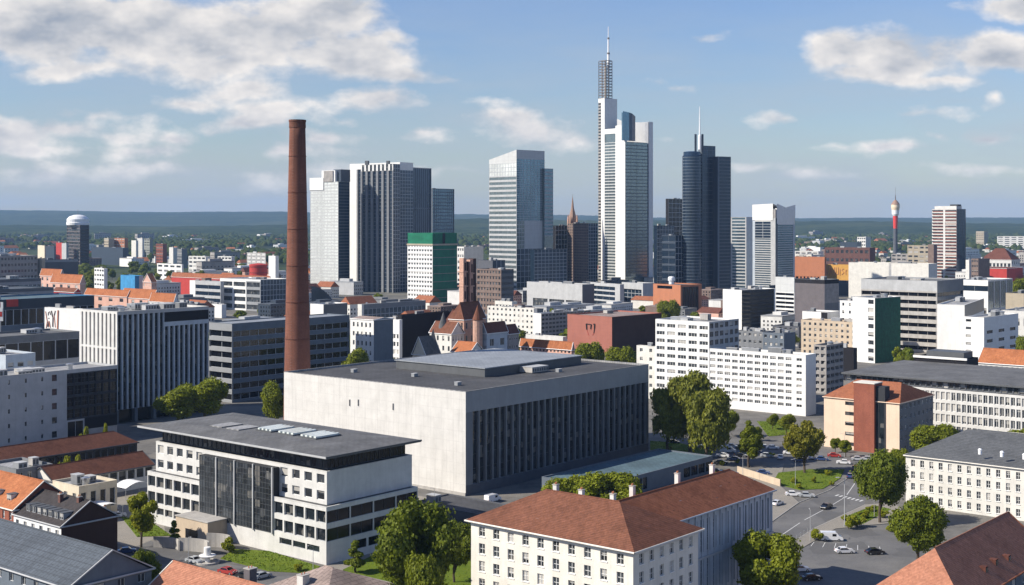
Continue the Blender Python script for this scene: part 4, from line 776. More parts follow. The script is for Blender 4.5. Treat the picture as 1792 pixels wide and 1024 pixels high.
t=bld('red-brown blank cube with a black sign, behind the two trees left of the white apartments','hall',1071,790,555,993,1158,'red_clad',None,[(0,1,0,1,'dark_brown')],th=R_(46),name='red_cube_building',cl=1,fin=False,roof='brown_felt')
# sign: dark strokes on the red wall
def on_left(t,px,py,Y0,xn,th):
    X0=(xn-CX)*Y0/F; d=vy(th); k=run(X0,Y0,px,d); return k,H-(py-YH)*(Y0+k*d[1])/F
u=MB()
def stroke(px0,py0,px1,py1,w,mat='black_clad'):
    (k0,z0_),(k1,z1_)=on_left(t,px0,py0,790,1071,R_(46)),on_left(t,px1,py1,790,1071,R_(46)); u.tube((-.15,k0,z0_),(-.15,k1,z1_),w,w*.85,mat,4)
for s in ((1026.5,566.5,1027.2,577,.5),(1026.5,566.8,1035,568,.3),(1035,567.5,1034,576,.45),(1039,567.5,1041.5,567.5,.5),(1041,567.5,1040.6,575,.5),(1040.6,575,1039.4,583,.3),(1039.4,583,1037,587,.12,'red_panel'),(1027.2,577,1031,588,.12,'red_panel')): stroke(*s)
u.build('wall_sign',t.root); t.done()
bld('grey block with a fine window grid left of the red-brown cube','office building',947,900,549,934,1034,'bright_white',None,Sp(14,6,.75,.6,mx=0,g='hall_glass',fr='stone_grey',wall='stone_grey'),th=R_(46),cl=5)
bld('cream block with small square windows behind the red-roofed church','apartment building',934,920,540,853,940,'pale_cream',Sp(11,5,.4,.42,mx=0),None,th=R_(50),cl=6,name='apartment_building',roof='pale_felt')
bld('low cream rooftop storey left of the fine window grid block','office building',896,1000,528,866,905,'pale_cream',Sp(5,2,.5,.4,mx=0),None,th=R_(50),cl=3,roof='pale_felt')
bld('brown stone block with a rough carved facade, left foot of the central glass tower','office building',877,1060,472,834,899,'brown_clad',Sp(8,9,.52,.55,d=.4,mx=0,g='hall_glass',fr='brown_clad'),[(0,1,0,1,Sp(1,9,.97,.5,g='navy_glass',fr='tower_slate',wall='tower_slate',name='window_band'))],th=R_(48),cl=3)
bld('dark mechanical box on the roofline above the brown stone block','office building',862,1120,456,836,884,'dark_grey',None,CW('navy_glass',2,3),th=R_(48),cl=4)
bld('white low block beside the green-wrapped building','office building',812,1420,432,800,846,'white_render',Sp(3,8,.6,.45,mx=0),[(0,1,0,1,None)],th=R_(44),cl=3,roof='pale_felt')
# centre-left
t=bld('white block with dark windows and a plain grey side behind the lone round tree','apartment building',654,640,560,613,688,'bright_white',Sp(5,7,.42,.5,mx=0,mt=.6,ms=1),[(0,1,0,1,'blue_grey')],cl=0,name='apartment_building',top=False,fin=False)
t.hip(t.X,t.Y,TH,t.Lx,t.Ly,t.z,.8,'brown_felt','y',0,0,ov=.2,wall='blue_grey'); t.done()
bld('white party wall strip left of the big black blank wall','office building',699,700,560,655,704,'bright_white',[(0,.28,0,.75,Sp(2,5,.6,.6,mx=0)),(.28,1,0,.75,None),(0,1,.75,1,None)],None,roof='brown_felt',cl=1)
bld('big black blank box wall left of the red-roofed church','office building',703,720,552,692,796,'black_clad',None,None,roof='brown_felt',cl=1)
bld('long low building with a dark glass strip above the black box','office building',633,1000,533,626,745,'pale_cream',None,[(0,.03,0,1,None),(.03,1,0,.78,CW('navy_glass',14,2)),(.03,1,.78,1,'mid_grey')],cl=5,roof='pale_felt')
bld('small black rooftop box with a bright white side, right of the factory chimney','office building',566,900,533,543,608,'bright_white',None,[(0,1,0,1,'tower_slate')],cl=1,roof='pale_felt')
t=bld('dark curved-roof building at the foot of the leftmost tower','hall',545,1200,528,538,582,'tower_slate',None,CW('navy_glass',5,5),fin=False,top=False,name='curved_roof_hall')
u=MB(); n=10
for k in range(n):
    f=lambda q:(q*t.Lx,t.z+14*math.cos((q)*math.pi/2)**.8)
    a,b=f(k/n),f((k+1)/n); u.poly([(a[0],0,a[1]),(b[0],0,b[1]),(b[0],t.Ly+6,b[1]),(a[0],t.Ly+6,a[1])],'tower_slate'); u.poly([(a[0],0,t.z),(b[0],0,t.z),(b[0],0,b[1]),(a[0],0,a[1])],'navy_glass')
u.build('roof',t.root); t.done()
# striped office, ribbon office, etc
fins=Sp(9,1,.42,1,d=.9,mx=0,mz=11,g='hall_glass',fr='dark_frame',name='glazing_bay',fw=.12,ms=.3)
t=bld('tall dark office striped with white and grey vertical fins at the left','office building',205,520,546,140,365,'white_render',[(0,1,0,.28,Sp(9,1,.42,1,d=.9,mx=0,mz=2,g='hall_glass',fr='dark_frame',name='glazing_bay',fw=.12,ms=.3)),(0,1,.28,.66,fins),(0,1,.66,.68,None),(0,1,.68,.98,fins),(0,1,.98,1,None)],
 [(0,.5,.12,.97,Sp(9,1,.72,1,d=1.0,mx=0,mz=12,g='dark_glass',fr='dark_frame',name='glazing_bay',fw=.12,wall='pale_blue')),(.5,1,.12,.84,Sp(9,1,.72,1,d=1.0,mx=0,mz=10,g='dark_glass',fr='dark_frame',name='glazing_bay',fw=.12,wall='pale_blue')),(.5,1,.84,.88,'pale_blue'),(.5,1,.88,.97,'black_clad'),(0,1,.97,1,'light_grey'),(0,1,0,.12,Sp(5,1,.85,1,d=2,mx=0,g='black_glass',fr='dark_frame',wall='blue_grey'))],cl=14,roof='pale_felt')
rbn=lambda r,n,w,g='black_glass':Sp(1,r,.985,.6,d=.8,mx=n,g=g,fr='grey_frame',name='window_band',fw=.25,wall=w)
bld('dark office with pale horizontal bands behind the factory chimney','office building',406,580,567,366,612,'blue_grey',[(0,1,0,.93,rbn(7,1,'zinc')),(0,1,.93,1,'zinc')],[(0,1,0,.93,rbn(7,13,'blue_grey')),(0,1,.93,1,'blue_grey')],roof='metal_sheet',cl=0,par=.3)  # right-hand bands use a darker tone with their shade painted in
bld('white banded office with a dark glass right end, above the dark banded office','office building',456,1170,490,385,506,'bright_white',[(0,.35,.0,.95,Sp(1,4,.9,.62,d=.6,g='hall_glass',fr='grey_frame',name='window_band',mx=1,wall='zinc')),(.35,1,0,.95,Sp(2,4,.9,.6,d=.6,g='hall_glass',fr='white_frame',name='window_band',mx=0)),(0,1,.95,1,None)],CW('navy_glass',8,5),roof='pale_felt',cl=2)
bld('low white-ended office wing left of the white banded office','office building',386,1190,493,332,392,'light_grey',[(0,.82,0,.2,None),(0,.82,.2,.9,Sp(1,3,.98,.6,d=.5,g='navy_glass',fr='white_frame',name='window_band')),(0,.82,.9,1,None),(.82,1,0,1,'bright_white')],None,roof='pale_felt',cl=2)
bld('small white block under the white banded office','office building',388,1090,533,343,396,'bright_white',None,None,roof='dark_felt',cl=4)
bld('dark cluttered service block at the left of the white banded office','office building',345,900,532,300,360,'dark_grey',Sp(5,3,.5,.5,mx=0),Sp(2,3,.5,.5,mx=0),roof='dark_felt',cl=6)
bld('grey rendered house wall with small windows and a black glass end at the left edge','apartment building',-40,454.6,663,-90,205,'light_grey',None,[(0,.04,0,1,None),(.04,.5,0,1,Sp(4,5,.12,.3,mx=0,fr='dark_frame')),(.5,.56,0,1,Sp(1,5,.6,.45,mx=0,mz=1,fr='dark_frame')),(.56,.62,0,1,None),(.62,1,.28,.95,Sp(7,4,.92,.78,d=.5,mx=1,mz=1,g='black_glass',fr='dark_frame',wall='charcoal')),(.62,.75,0,.28,Sp(1,1,.9,.8,g='black_glass')),(.75,1,.12,.28,'black_clad'),(.75,1,0,.12,'concrete'),(.62,1,.95,1,None)],name='apartment_building',cl=5,roof='pale_felt',)
bld('small white glazed penthouse block above the grey rendered wall','office building',10,500,622,-40,62,'pale_blue',None,Sp(3,1,.6,.3,mx=0,mt=1,mb=22),roof='pale_felt',cl=2)
bld('long low office with a black band under its grey roof at the left edge','office building',-60,590,580,-110,139,'mid_grey',None,[(0,1,0,.55,Sp(11,1,.6,.8,d=.5,mx=1,mz=4,g='dark_glass',fr='grey_frame',wall='light_grey')),(0,1,.55,.62,'light_grey'),(0,1,.62,.9,CW('black_glass',8,0)),(0,1,.9,1,'mid_grey')],ref='r',roof='felt',cl=4)
t=bld('bright white blank wall building with painted graffiti at its left end','office building',140,660,541,78,146,'bright_white',None,None,th=R_(60),roof='pale_felt',cl=2,fin=False)
u=MB()
def gs(px0,py0,px1,py1,w,mat):
    (k0,a),(k1,b)=on_left(t,px0,py0,660,140,R_(60)),on_left(t,px1,py1,660,140,R_(60)); u.tube((-.12,k0,a),(-.12,k1,b),w,w,mat,4)
for s in ((80,545,83,563,.22,'rust_ink'),(83,563,81,574,.22,'rust_ink'),(84,572,86,562,.3,'graffiti_ink'),(86,562,88,573,.3,'rust_ink'),(85,546,84.5,552,.18,'graffiti_ink'),(87,545,89,551,.22,'graffiti_ink'),(90,544,93,556,.3,'graffiti_ink'),(93,556,92.5,572,.3,'graffiti_ink'),(97,544,95,552,.22,'graffiti_ink'),(95,552,97,573,.2,'rust_ink'),(102,543,101.5,560,.4,'rust_ink'),(101.5,560,101,577,.4,'rust_ink'),(84.5,557,86.5,557,.2,'graffiti_ink')): gs(*s)
u.build('graffiti',t.root); t.done()
t=bld('blue glass low building with a teal roof and red sign at the left edge','shop building',-60,760,517,-120,165,'bright_blue_glass',None,[(0,1,0,.35,CW('bright_blue_glass',20,1)),(0,1,.35,.62,'blue_grey'),(0,1,.62,.85,CW('black_glass',16,0)),(0,1,.85,1,'slate_sheet')],ref='r',roof='teal_sheet',cl=3,fin=False,name='shop_building')
u=MB(); k=run(t.X,t.Y,11,vx()); k2=run(t.X,t.Y,31,vx()); u.box(k,-.6,zt(541,700),k2,-.1,zt(528,700),'red_panel'); u.build('sign_board',t.root); t.done()
o=bpy.data.objects.new('billboard',None); C.objects.link(o); Yb=640; o.location=((-6-CX)*Yb/F,Yb,0); tag(o,'orange red and white advertising billboard at the far left edge','billboard')
wB=22*Yb/F/2; z0=zt(562,Yb); z1=zt(529,Yb); u=MB(); u.box(-wB,0,z0,wB,.5,z1,'bright_white'); u.build('board',o)
u=MB(); u.box(-wB,-.06,z0+5.5,wB*.6,-.01,z1,'orange_render'); u.box(-wB,-.09,z0+2.2,wB*.9,-.07,z0+5.2,'red_panel'); u.box(wB*.3,-.12,z0+4.6,wB*.95,-.1,z0+6.6,'bright_white'); u.build('poster',o)
u=MB(); u.tube((-wB*.6,.3,0),(-wB*.6,.3,z0),.2,.2,'steel'); u.tube((wB*.6,.3,0),(wB*.6,.3,z0),.2,.2,'steel'); u.build('post',o)
for i,(ytp,Yd,xr_,lab) in enumerate(((487,1080,72,'upper'),(503,960,94,'middle'),(517,860,74,'lower'))):
    bld('long dark glass terrace block with a thin pale edge at the left, %s of three'%lab,'office building',-60,Yd,ytp,-120,xr_,'navy_glass',None,[(0,1,0,.86,CW('navy_glass',16,3)),(0,1,.86,.93,'zinc'),(0,1,.93,1,'tower_slate')],ref='r',roof='slate_sheet',cl=2)
bld('rough grey-brown stone block with many small openings at the far left','office building',-30,1500,447,-60,66,'stone_grey',None,Sp(16,6,.6,.45,mx=0,g='hall_glass',fr='stone_grey'),ref='r',cl=4)
bld('flat navy box with a thin grey edge in front of the banded dark tower','office building',79,1550,455,72,137,'tower_slate',None,[(0,1,0,.92,'tower_slate'),(0,1,.92,1,'zinc')],roof='slate_sheet',cl=2,th=R_(40))
bld('tan pillar-like block left of the flat navy box','office building',74,1500,452,66,79,'tan',None,None,cl=1,th=R_(45))
# dark banded tower with white dome
t=bld('dark banded round-topped tower with a white dome, standing alone at the left','tower',140,2250,394,117,156,'charcoal',[(0,1,0,1,Sp(1,13,.97,.7,d=.8,mx=1,g='hall_glass',fr='charcoal',name='window_band',wall='purple_grey'))],[(0,1,0,1,Sp(1,13,.97,.7,d=.8,g='black_glass',fr='charcoal',name='window_band'))],th=R_(40),name='tower_block',cl=0,fin=False)
u=MB(); z=t.z; cx,cy=t.Lx/2,t.Ly/2; u.lathe([(19,z),(19.5,z+4),(18.5,z+5),(18.8,z+10),(14,z+15),(7,z+17.5),(1,z+18)],'white_metal',28,cx,cy); u.build('dome',t.root); u=MB(); u.tube((cx,cy,z+18),(cx,cy,z+28),.4,.15,'lattice'); u.build('antenna',t.root); t.done()
# ---- right side
t=bld('red and white striped high-rise with a dark right side, standing alone at the right','tower',1674,1670,366,1631,1690,'red_brick',[(0,.46,0,1,Sp(1,24,.99,.5,d=.6,mx=0,g='bright_white' if False else 'win_glass',fr='white_frame',name='window_band',wall='white_render')),(.46,.54,0,1,'white_render'),(.54,1,0,1,Sp(1,24,.99,.45,d=.6,g='hall_glass',fr='white_frame',name='window_band',wall='white_render'))],[(0,1,0,1,Sp(1,1,1,1,g='tower_slate' if False else 'navy_glass',mx=2,mz=24,fr='tower_slate',name='glazing'))],th=R_(40),name='tower_block',cl=0,fin=False,roof='pale_felt')
for k in range(24):
    u=MB(); zz=t.z*(k+.12)/24; u.box(-.25,.3,zz,-.05,t.Ly*.46,zz+.9,'red_brick'); u.box(-.25,t.Ly*.54,zz,-.05,t.Ly*.96,zz+.9,'red_brick'); u.build('balcony',t.root)
u=MB(); u.box(.5,.5,t.z,t.Lx*.6,t.Ly*.9,t.z+4,'white_render'); u.box(t.Lx*.1,0,t.z+4,t.Lx*.5,t.Ly*.3,t.z+6,'charcoal'); u.build('roof_storey',t.root); t.done()
# TV tower
o=bpy.data.objects.new('observation_tower',None); C.objects.link(o); Yt=2400; o.location=((1567-CX)*Yt/F,Yt,0); o.scale=(.86,.86,1); tag(o,'slender observation tower with a cream pod and red neck at the right','tower')
q=Yt/F; u=MB(); u.lathe([(5.2*q,0),(4.5*q,zt(430,Yt)),(3.9*q,zt(400,Yt))],'dark_grey',20); u.build('shaft',o)
u=MB(); u.lathe([(4.1*q,zt(400,Yt)),(4.4*q,zt(392,Yt)),(5*q,zt(378,Yt))],'red_paint',20); u.build('neck',o)
u=MB(); u.lathe([(5*q,zt(378,Yt)),(7*q,zt(375,Yt)),(7.4*q,zt(368,Yt))],'white_metal',24); u.lathe([(7.4*q,zt(368,Yt)),(8.6*q,zt(363,Yt)),(8.4*q,zt(358,Yt))],'cream_paint',24); u.lathe([(8.8*q,zt(358,Yt)),(5*q,zt(353,Yt)),(2*q,zt(350,Yt))],'spire_copper',24); u.build('pod',o)
u=MB(); u.lathe([(1.2*q,zt(350,Yt)),(.8*q,zt(342,Yt)),(.3*q,zt(341,Yt)),(.2*q,zt(328,Yt))],'lattice',8); u.build('antenna',o)
bld('brown brick warehouse with faint window rows, left of the observation tower','warehouse',1522,1750,434,1443,1532,'brown_brick',Sp(9,4,.6,.4,mx=0,g='hall_glass',fr='brown_brick'),None,th=R_(58),name='warehouse',cl=2)
t=bld('yellow painted low wall building covered in lettering below the brick warehouse','warehouse',1485,1500,464,1441,1492,'yellow_paint',None,None,th=R_(58),name='warehouse',cl=1,fin=False)
u=MB(); 
def ys(a,b,c,d,w): 
    (k0,z0_),(k1,z1_)=on_left(t,a,b,1500,1485,R_(58)),on_left(t,c,d,1500,1485,R_(58)); u.tube((-.2,k0,z0_),(-.2,k1,z1_),w,w,'rust_ink',4)
for s in ((1444,468,1448,480,.3),(1448,480,1450,466,.3),(1452,482,1454,470,.3),(1454,470,1457,482,.3),(1453,476,1456.5,476,.3),(1460,468,1460,482,.3),(1463,468,1463,480,.3),(1463,480,1467,480,.3),(1467,480,1467,468,.3),(1470,471,1470,482,.3),(1477,470,1473,473,.3),(1473,473,1477,477,.3),(1477,477,1473,481,.3),(1482,472,1480,475,.3),(1480,475,1480.5,481,.3)): ys(*s)
u.build('lettering',t.root); t.done()
bld('orange-red low building left of the yellow lettered wall','warehouse',1443,1480,450,1391,1446,'orange_render',[(0,1,0,.5,Sp(8,2,.5,.5,mx=0,g='black_glass')),(0,1,.5,1,None)],None,th=R_(55),name='warehouse',cl=3,roof='brown_felt')
bld('wide low white building with two thin dark slots left of the striped high-rise','office building',1625,1330,462,1485,1640,'pale_cream',[(0,.42,.2,.34,None),(0,.42,0,.2,None),(0,.42,.34,.56,Sp(1,2,.99,.35,d=.5,mx=0,g='hall_glass',fr='stone_grey',name='window_band')),(0,.42,.56,1,None),(.42,1,0,1,None)],None,th=R_(52),roof='pale_felt',cl=4)
t=bld('large grey office with dark ribbon windows and deep blank parapet beside the green netting','office building',1640,800,492,1507,1686,'zinc',[(0,1,0,.855,Sp(1,8,.99,.52,d=.9,mx=7,g='black_glass',fr='stone_grey',name='window_band',fw=.2,wall='concrete')),(0,1,.855,1,'light_grey')],[(0,1,0,.855,Sp(1,8,.99,.52,d=.9,mx=3,g='navy_glass',fr='grey_frame',name='window_band',wall='mid_grey')),(0,1,.855,1,'mid_grey')],roof='felt',cl=3)  # right face takes a darker grey, its shade put into the colour
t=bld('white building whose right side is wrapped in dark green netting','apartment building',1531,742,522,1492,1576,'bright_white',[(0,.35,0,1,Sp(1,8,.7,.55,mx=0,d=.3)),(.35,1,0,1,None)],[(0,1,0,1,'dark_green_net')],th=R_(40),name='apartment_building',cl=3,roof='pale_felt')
bld('beige apartment block with small dark windows left of the green netting','apartment building',1529,765,566,1402,1545,'beige',Sp(13,6,.42,.5,mx=0,ms=.6,mt=.6),None,name='apartment_building',cl=3,roof='brown_felt')
bld('white rooftop storey on top of the beige apartment block','office building',1448,800,547,1404,1470,'bright_white',[(0,.25,0,1,'black_clad'),(.25,1,0,1,None)],None,cl=1,roof='pale_felt')
bld('small white block between the dark grey cube and the green netting','apartment building',1493,790,527,1470,1510,'bright_white',Sp(2,7,.3,.4,mx=0),None,cl=2,roof='pale_felt',name='apartment_building')
bld('black blank panel wall behind the long white apartment slab','office building',1494,660,610,1461,1500,'black_clad',None,None,cl=1)
bld('grey apartment block with round-shouldered balconies at the right end of the white slab','apartment building',1446,610,605,1424,1476,'stone_grey',Sp(2,7,.7,.5,d=1,mx=1),Sp(4,7,.8,.5,d=1.2,mx=1,g='dark_glass',wall='stone_grey'),name='apartment_building',cl=3)
t=bld('tall white blank-walled block right of the grey ribbon-window office','office building',1688,735,534,1640,1722,'bright_white',[(0,1,0,1,None)],[(0,1,0,.78,Sp(1,1,.001,.001)) if False else (0,1,0,.78,None),(0,1,.78,1,'tower_slate')],th=R_(62),cl=2,roof='pale_felt')
bld('white house with a grey right side, just right of the blank-walled white block','apartment building',1722,700,556,1687,1782,'bright_white',[(0,.55,0,1,None),(.55,1,0,1,Sp(1,7,.6,.35,mx=0))],[(0,1,0,.3,None),(0,1,.3,.8,Sp(3,3,.5,.35,mx=0,g='dark_glass',fr='dark_frame')),(0,1,.8,1,None)],th=R_(46),name='apartment_building',cl=5,roof='pale_felt')
bld('white modern building with a glazed bright right corner at the right','office building',1729,920,491,1682,1772,'bright_white',[(0,1,0,.35,None),(0,1,.35,.5,Sp(5,1,.5,1,mx=0)),(0,1,.5,.8,None),(0,1,.8,.9,Sp(1,1,1,1,g='navy_glass')),(0,1,.9,1,None)],[(0,1,0,.45,'blue_grey'),(0,1,.45,1,Sp(4,1,.9,.9,g='teal_glass',mx=2,fr='white_frame',wall='white_render'))],th=R_(48),cl=3,roof='pale_felt')
bld('plain tan blank wall building at the right edge','warehouse',1792,840,514,1760,1850,'tan',None,None,th=R_(50),cl=1,name='warehouse')
bld('white low building at the right edge below the tan wall','office building',1800,760,545,1752,1860,'white_render',Sp(4,2,.4,.3,mx=0),None,cl=3,roof='pale_felt')
bld('white block right of the striped high-rise foot','office building',1736,1100,476,1690,1760,'white_render',None,None,cl=2,roof='pale_felt') if False else None
X0=880
t=Thing('white house with a wide bright orange tiled roof at the right edge','house',(1795-CX)*570/F,570,TH,'orange_roof_house')
LyH=run((1795-CX)*570/F,570,1712,vy()); t.block((1795-CX)*570/F,570,TH,14,LyH,0,17.5,'white_render',Sp(9,4,.4,.45,mx=1),None,top=False); t.hip((1795-CX)*570/F,570,TH,14,LyH,17.5,6,'orange_tile','y',0,0,ov=.4,wall='white_render'); t.done()
t=bld('dark glass building with a curved white-edged roof left of the orange-roofed house','office building',1692,540,630,1600,1712,'black_clad',[(0,1,0,.86,CW('black_glass',6,6)),(0,1,.86,1,'black_clad')],None,cl=0,fin=False,roof='felt')
u=MB(); u.box(-.6,-.2,t.z-.3,-.1,t.Ly+.3,t.z+.6,'bright_white'); u.box(2,2,t.z,t.Lx-1,t.Ly*.8,t.z+2.6,'dark_zinc'); u.build('roof_edge',t.root); t.done()
# long office with white window grid
t=bld('long office with a dark flat roof, setback attic and a white window grid, right','office building',1880,457,700,1590,1960,'white_render',Sp(30,4,.74,.72,d=.4,mx=1,g='win_glass',fr='white_frame',fw=.1,ms=.4,mb=1.,mt=.5),Sp(5,4,.6,.6,mx=1),fin=False,top=False)
a=vx(); M=t.block(t.X+1.2*a[0],t.Y+1.2*a[1],TH,t.Lx,t.Ly+26,t.z,t.z+2.6,'dark_grey',Sp(40,1,.8,.85,d=.2,mx=0,g='win_glass',fr='grey_frame',name='attic_window'),None,top=False)
u=MB(); u.box(-1.6,-1,t.z+2.6,t.Lx+1,t.Ly+27,t.z+3.3,'felt'); u.box(-1.75,-1.1,t.z+2.7,-1.6,t.Ly+27.1,t.z+3.2,'dark_zinc'); u.build('roof',t.root,M)
X,Y=t.X+(t.Ly)*vy()[0]+1.1*a[0],t.Y+t.Ly*vy()[1]+1.1*a[1]; t.block(X,Y,TH,t.Lx-2,25,0,t.z,'mid_grey',Sp(8,4,.6,.5,mx=1),None,top=False); t.done()
# fillers between white slab and grey block
bld('low grey-blue building with a pale roof behind the long white slab','office building',1372,700,584,1335,1392,'blue_grey',Sp(4,5,.5,.4,mx=0),None,cl=5,roof='pale_felt')
bld('low building with a cluttered grey roof right of the taller white apartment block','office building',1335,760,581,1290,1350,'mid_grey',Sp(5,4,.5,.4,mx=0),None,cl=8,roof='pale_felt')
bld('low dark flat-roofed building behind the grey-blue building','office building',1398,830,572,1352,1420,'dark_grey',Sp(5,4,.5,.4,mx=0),None,cl=5)
# ---- the old red-roofed church group
t=Thing('old church group with steep red-brown roofs and a tall twin-shafted brown tower','church',at(812,640)[0],725,TH,'church')
X,Y=(800-CX)*725/F,725
M=t.block(X,Y,TH,26,13,0,18,'sandstone',Sp(3,1,.3,.5,mx=1),Sp(6,1,.35,.6,mx=1),top=False); t.hip(X,Y,TH,26,14,18,13.5,'maroon_tile','x',5,0,ov=.5,wall='sandstone')
for dx,zz in ((0,zt(452,735)),(4.6,zt(455,735))):
    u=MB(); u.box(dx,0,0,dx+2.1,4,zz,'sandstone'); u.box(dx-.3,-.3,zz-8,dx+2.9,5.3,zz-7.3,'sandstone'); u.box(dx-.3,-.3,zt(502,735),dx+2.9,5.3,zt(502,735)+.6,'sandstone')
    for k in range(4): u.box(dx+.8,-.08,zz-7-k*8,dx+1.8,-.01,zz-2.5-k*8,'dark_brown')
    u.build('tower_shaft',t.root,t.rel((811-CX)*735/F,735,R_(38)))
u=MB(); u.box(2.6,1.5,0,4.6,4.5,zt(458,735),'dark_brown'); u.box(7.2,.5,0,9.2,5,zt(453,735),'dark_brown'); u.build('tower_core',t.root,t.rel((811-CX)*735/F,735,R_(38)))
for px,Yq,yb,yt_,r,wm,rm in ((836,690,560,534,2.6,'sandstone','brown_tile'),(758,660,640,575,6.2,'pale_cream','slate_tile'),(776,700,580,546,3.2,'pale_cream','slate_tile')):
    u=MB(); u.lathe([(r,0),(r,zt(yb,Yq)),(r+.4,zt(yb,Yq)),(.1,zt(yt_,Yq))],rm,4 if r>5 else 12); o=u.build('turret_roof',t.root,t.rel((px-CX)*Yq/F,Yq,TH))
    u=MB(); u.lathe([(r+.02,0),(r+.02,zt(yb,Yq)-.1)],wm,12); u.build('turret',t.root,t.rel((px-CX)*Yq/F,Yq,TH))
t.done()
def house(label,xn,Y,yt,xl,xr,wm,rm,h,axis,name='house',L=Sp(4,4,.35,.5,mx=0),R=Sp(4,4,.35,.5,mx=0),h0=0,h1=0,th=TH,cat='house',group=None):
    t=bld(label,cat,xn,Y,yt,xl,xr,wm,L,R,name=name,top=False,fin=False,th=th,group=group); t.hip(t.X,t.Y,th,t.Lx,t.Ly,t.z,h,rm,axis,h0,h1,ov=.4,wall=wm); t.done(); return t
house('cream gabled house with a red-brown roof left of the church tower','x' and 790,690,585,752,812,'pale_cream','brown_tile',6,'y')
house('small cream house with a grey pointed roof left of the church','x' and 745,650,622,722,770,'cream','slate_tile',9,'x')
house('tall steep-roofed house with a dark red roof beside the church tower',812,700,560,786,850,'sandstone','brown_tile',9,'x',h0=3)
house('grey-blue walled house with a dark maroon roof right of the church',852,690,584,840,888,'pale_blue','maroon_tile',5.5,'x',R=Sp(2,2,.4,.35,mx=1,wall='pale_blue'))
house('narrow brown house with a steep dark roof, rightmost of the church group',890,720,585,876,908,'stone_grey','maroon_tile',5,'x')
house('small white gabled house with an orange tiled porch in front of the church',822,655,618,790,846,'white_render','orange_tile',5,'y')
t=house('long low house with a bright orange roof and pink walls right of the church',1000,735,613,910,1004,'pinkish','orange_tile',4.5,'y',L=Sp(14,3,.5,.5,mx=0))
bld('low white shed roof behind the long orange roof','shed',985,800,590,920,992,'white_render',None,None,name='shed',cl=1,roof='pale_felt')
# far-left cluster (hand placed)
house('low house with a wide orange roof beneath the flat navy box',140,1180,497,88,150,'pinkish','orange_tile',8,'y')
house('small house with a stepped orange roof at the left, above the dark terraces',105,1300,484,70,112,'pinkish','orange_tile',7,'y')
house('dark red walled house under the wide orange roof',130,1000,512,92,142,'red_panel','brown_tile',3,'y')
house('low orange-roofed house between the park trees and the teal roof',222,1000,520,148,232,'pinkish','orange_tile',5,'y')
house('orange-roofed house with a dark dormer, middle of the orange row',268,980,524,212,280,'pinkish','orange_tile',7,'y')
house('orange-roofed house with a white base, right end of the orange row',304,960,530,262,312,'bright_white','orange_tile',6.5,'y')
t=bld('bright blue painted box building with a pale blue side in the orange roof row','shop building',236,1250,483,211,251,'blue_panel',None,[(0,.5,0,1,None),(.5,1,0,1,'pale_blue')],th=R_(40),name='shop_building',cl=0)
house('small orange-pink gabled house right of the bright blue box',265,1240,494,250,274,'pinkish','orange_tile',8,'x')
house('very long low building with a dark red roof behind the white banded office',470,1350,492,300,475,'red_panel','red_tile',5,'y',L=None)
t=Thing('round red storage tank left of the factory chimney','tank',(452-CX)*1500/F,1500,0,'storage_tank'); u=MB(); z=zt(463,1500); u.lathe([(10,0),(10,z-2),(10.3,z-1.8),(10.3,z),(8,z+.6),(1,z+1.5)],'red_panel',28); u.build('shell',t.root)
for k in range(5): u=MB(); u.lathe([(10.02,z*(k+.5)/5),(10.25,z*(k+.5)/5),(10.25,z*(k+.5)/5+.4)],'maroon_tile',28); u.build('hoop',t.root)
bld('narrow white slab left of the factory chimney beside the red tank','office building',482,1450,448,470,488,'bright_white',None,None,cl=1)
